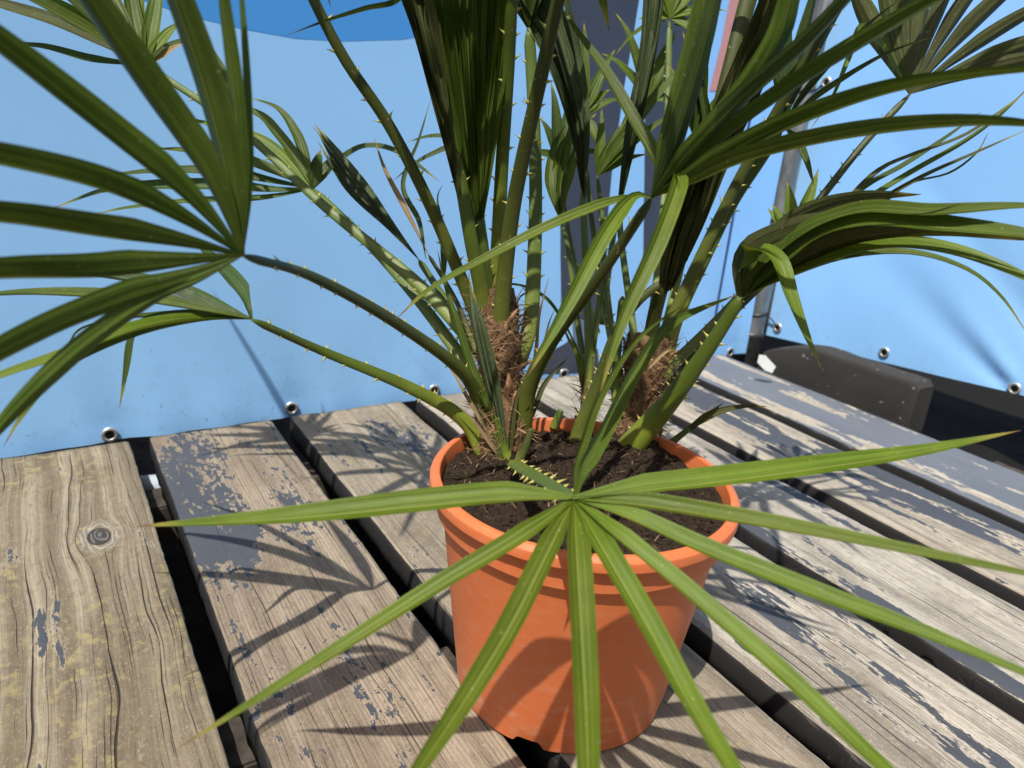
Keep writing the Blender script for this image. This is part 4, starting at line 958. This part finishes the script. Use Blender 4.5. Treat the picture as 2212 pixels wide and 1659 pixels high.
# dry bits round the trunks
dr = stalk([(1085, 1020, .775), (1080, 985, .772), (1072, 930, .772)], .006, .005, (.1, -.8, .4), 'stalk_d', .6, 0)
for P, w_, mt in (
  ([(1050, 930, .775), (1010, 860, .77), (975, 800, .77), (948, 775, .77)], .0060, 'dry'),
  ([(1055, 930, .775), (1020, 850, .775), (985, 785, .775), (958, 765, .775)], .0050, 'bronze'),
  ([(1150, 900, .79), (1170, 840, .79), (1200, 800, .79), (1232, 768, .79)], .0075, 'bronze'),
  ([(1140, 850, .80), (1156, 767, .80), (1165, 680, .80), (1186, 598, .80)], .0055, 'dry'),
  ([(1150, 850, .80), (1172, 760, .80), (1185, 700, .80), (1200, 665, .80)], .0055, 'dry'),
  ([(1095, 612, .83), (1140, 622, .83), (1190, 656, .835), (1240, 740, .84), (1262, 805, .85)], .0055, 'deep'),
  ([(1090, 1000, .772), (1060, 960, .768), (1020, 905, .76), (985, 875, .755)], .0060, 'dry'),
  ([(1220, 950, .83), (1205, 915, .83), (1202, 890, .83), (1190, 868, .83)], .0020, 'bronze'),
  ([(1395, 800, .80), (1430, 765, .80), (1460, 748, .80), (1475, 735, .80)], .0060, 'dry'),
  ([(1310, 820, .83), (1318, 770, .83), (1325, 735, .835)], .0075, 'bronze')):
    finger(dr, P, w_, (.2, -.8, .5), mt, fold=.8, ts=.3, w0=.5)
# cut green stub
stalk([(1195, 925, .86), (1203, 905, .858), (1212, 885, .856)], .0045, .0040, (.1, -.8, .4), 'stalk_l', .8, 0, label='short cut green stub')
# stalk standing up from the back of the pot (spiny, in front of the right trunk)
stalk([(1240, 975, .835), (1252, 925, .83), (1290, 830, .815), (1330, 720, .80), (1380, 650, .795), (1436, 606, .79)], .0085, .0045, (-.3, -.8, .4), 'stalk_d', .6, .014, .006)
stalk([(1335, 900, .85), (1330, 840, .85), (1333, 760, .85), (1345, 640, .85)], .0055, .0045, (-.3, -.8, .4), 'stalk', .7, .03, .005)
# ---- trunks
def trunk(P, rad, label, nfib, nsc, seed):
    rr = random.Random(seed)
    P = [at(*p) for p in P]; pts, L = catmull(P, 40); rows = []
    for j, p in enumerate(pts):
        t = j / 39; T = (pts[min(j + 1, 39)] - pts[max(j - 1, 0)]).normalized(); sx = T.cross(Vector((0, 1, 0))).normalized(); sy = sx.cross(T)
        row = []
        for q in range(48):
            a = 6.28318 * q / 48; r = rad(t) * (1 + .16 * noise.noise((math.cos(a) * 2 + seed, math.sin(a) * 2, t * 7)) + .10 * noise.noise((math.cos(a) * 6, math.sin(a) * 6 + seed, t * 22)))
            row.append(p + sx * (r * math.cos(a)) + sy * (r * math.sin(a)))
        rows.append(row)
    mb = MB(); b0 = mb.grid(rows, closed=True); mb.cap([b0 + 39 * 48 + q for q in range(48)])
    o = child('trunk', mb.mesh('trunk'), M['bark']); o['label'] = label
    mb = MB()
    for f in range(nfib):
        t = rr.uniform(.02, .98); a = rr.uniform(0, 6.283); j = int(t * 38); p = pts[j]; T = (pts[j + 1] - pts[j]).normalized(); sx = T.cross(Vector((0, 1, 0))).normalized(); sy = sx.cross(T)
        out = sx * math.cos(a) + sy * math.sin(a); tan = -sx * math.sin(a) + sy * math.cos(a)
        L_ = rr.uniform(.008, .030); wd = rr.uniform(.0003, .0009); c = p + out * rad(t) * rr.uniform(.92, 1.06)
        d_ = (T * rr.uniform(-.5, 1) + tan * rr.uniform(-1, 1) + out * rr.uniform(-.05, .5)).normalized(); s_ = d_.cross(out).normalized() * wd
        cu = tan * rr.uniform(-.3, .3) + T * rr.uniform(-.3, .3) + out * rr.uniform(-.25, .12)
        b = len(mb.v)
        for q in range(4):
            x = q / 3; cc = c + d_ * (L_ * x) + cu * (L_ * x * x); ww = s_ * (1 - .8 * x); mb.v.extend([tuple(cc - ww), tuple(cc + ww)])
        for q in range(3): mb.quad((b + 2 * q, b + 2 * q + 1, b + 2 * q + 3, b + 2 * q + 2))
    fo = link('fibre', mb.mesh('fibre'), M['fibre'], o); fo['kind'] = 'stuff'
    for f in range(nsc):
        t = rr.uniform(.15, .95); a = rr.uniform(0, 6.283); j = int(t * 38); p = pts[j]; T = (pts[j + 1] - pts[j]).normalized(); sx = T.cross(Vector((0, 1, 0))).normalized(); sy = sx.cross(T)
        out = sx * math.cos(a) + sy * math.sin(a); tan = -sx * math.sin(a) + sy * math.cos(a); c = p + out * rad(t) * .95
        L_ = rr.uniform(.014, .034)
        Pq = [c, c + T * L_ * .5 + out * L_ * rr.uniform(.05, .3), c + T * L_ * rr.uniform(.7, 1) + out * L_ * rr.uniform(.2, .7) + tan * L_ * rr.uniform(-.5, .5)]
        link('sheath_scale', blade_mesh(Pq, rr.uniform(.005, .012), -out, fold=.5, ts=.35, seg=8, w0=.7), M['scale'], o)
    return o
trunk([(1088, 1010, .800), (1085, 930, .800), (1080, 820, .800), (1072, 720, .800), (1062, 630, .800)], lambda t: .027 - .004 * t + .003 * math.sin(t * 9), 'thick left trunk wrapped in brown fibre', 1500, 42, 3)
trunk([(1375, 975, .860), (1382, 900, .860), (1392, 810, .855), (1402, 720, .850)], lambda t: .025 - .003 * t + .003 * math.sin(t * 8 + 1), 'right trunk wrapped in brown fibre', 1200, 30, 5)
trunk([(1266, 965, .868), (1268, 900, .866), (1270, 810, .864)], lambda t: .0085 - .002 * t, 'thin middle stem with brown bark', 180, 7, 8)
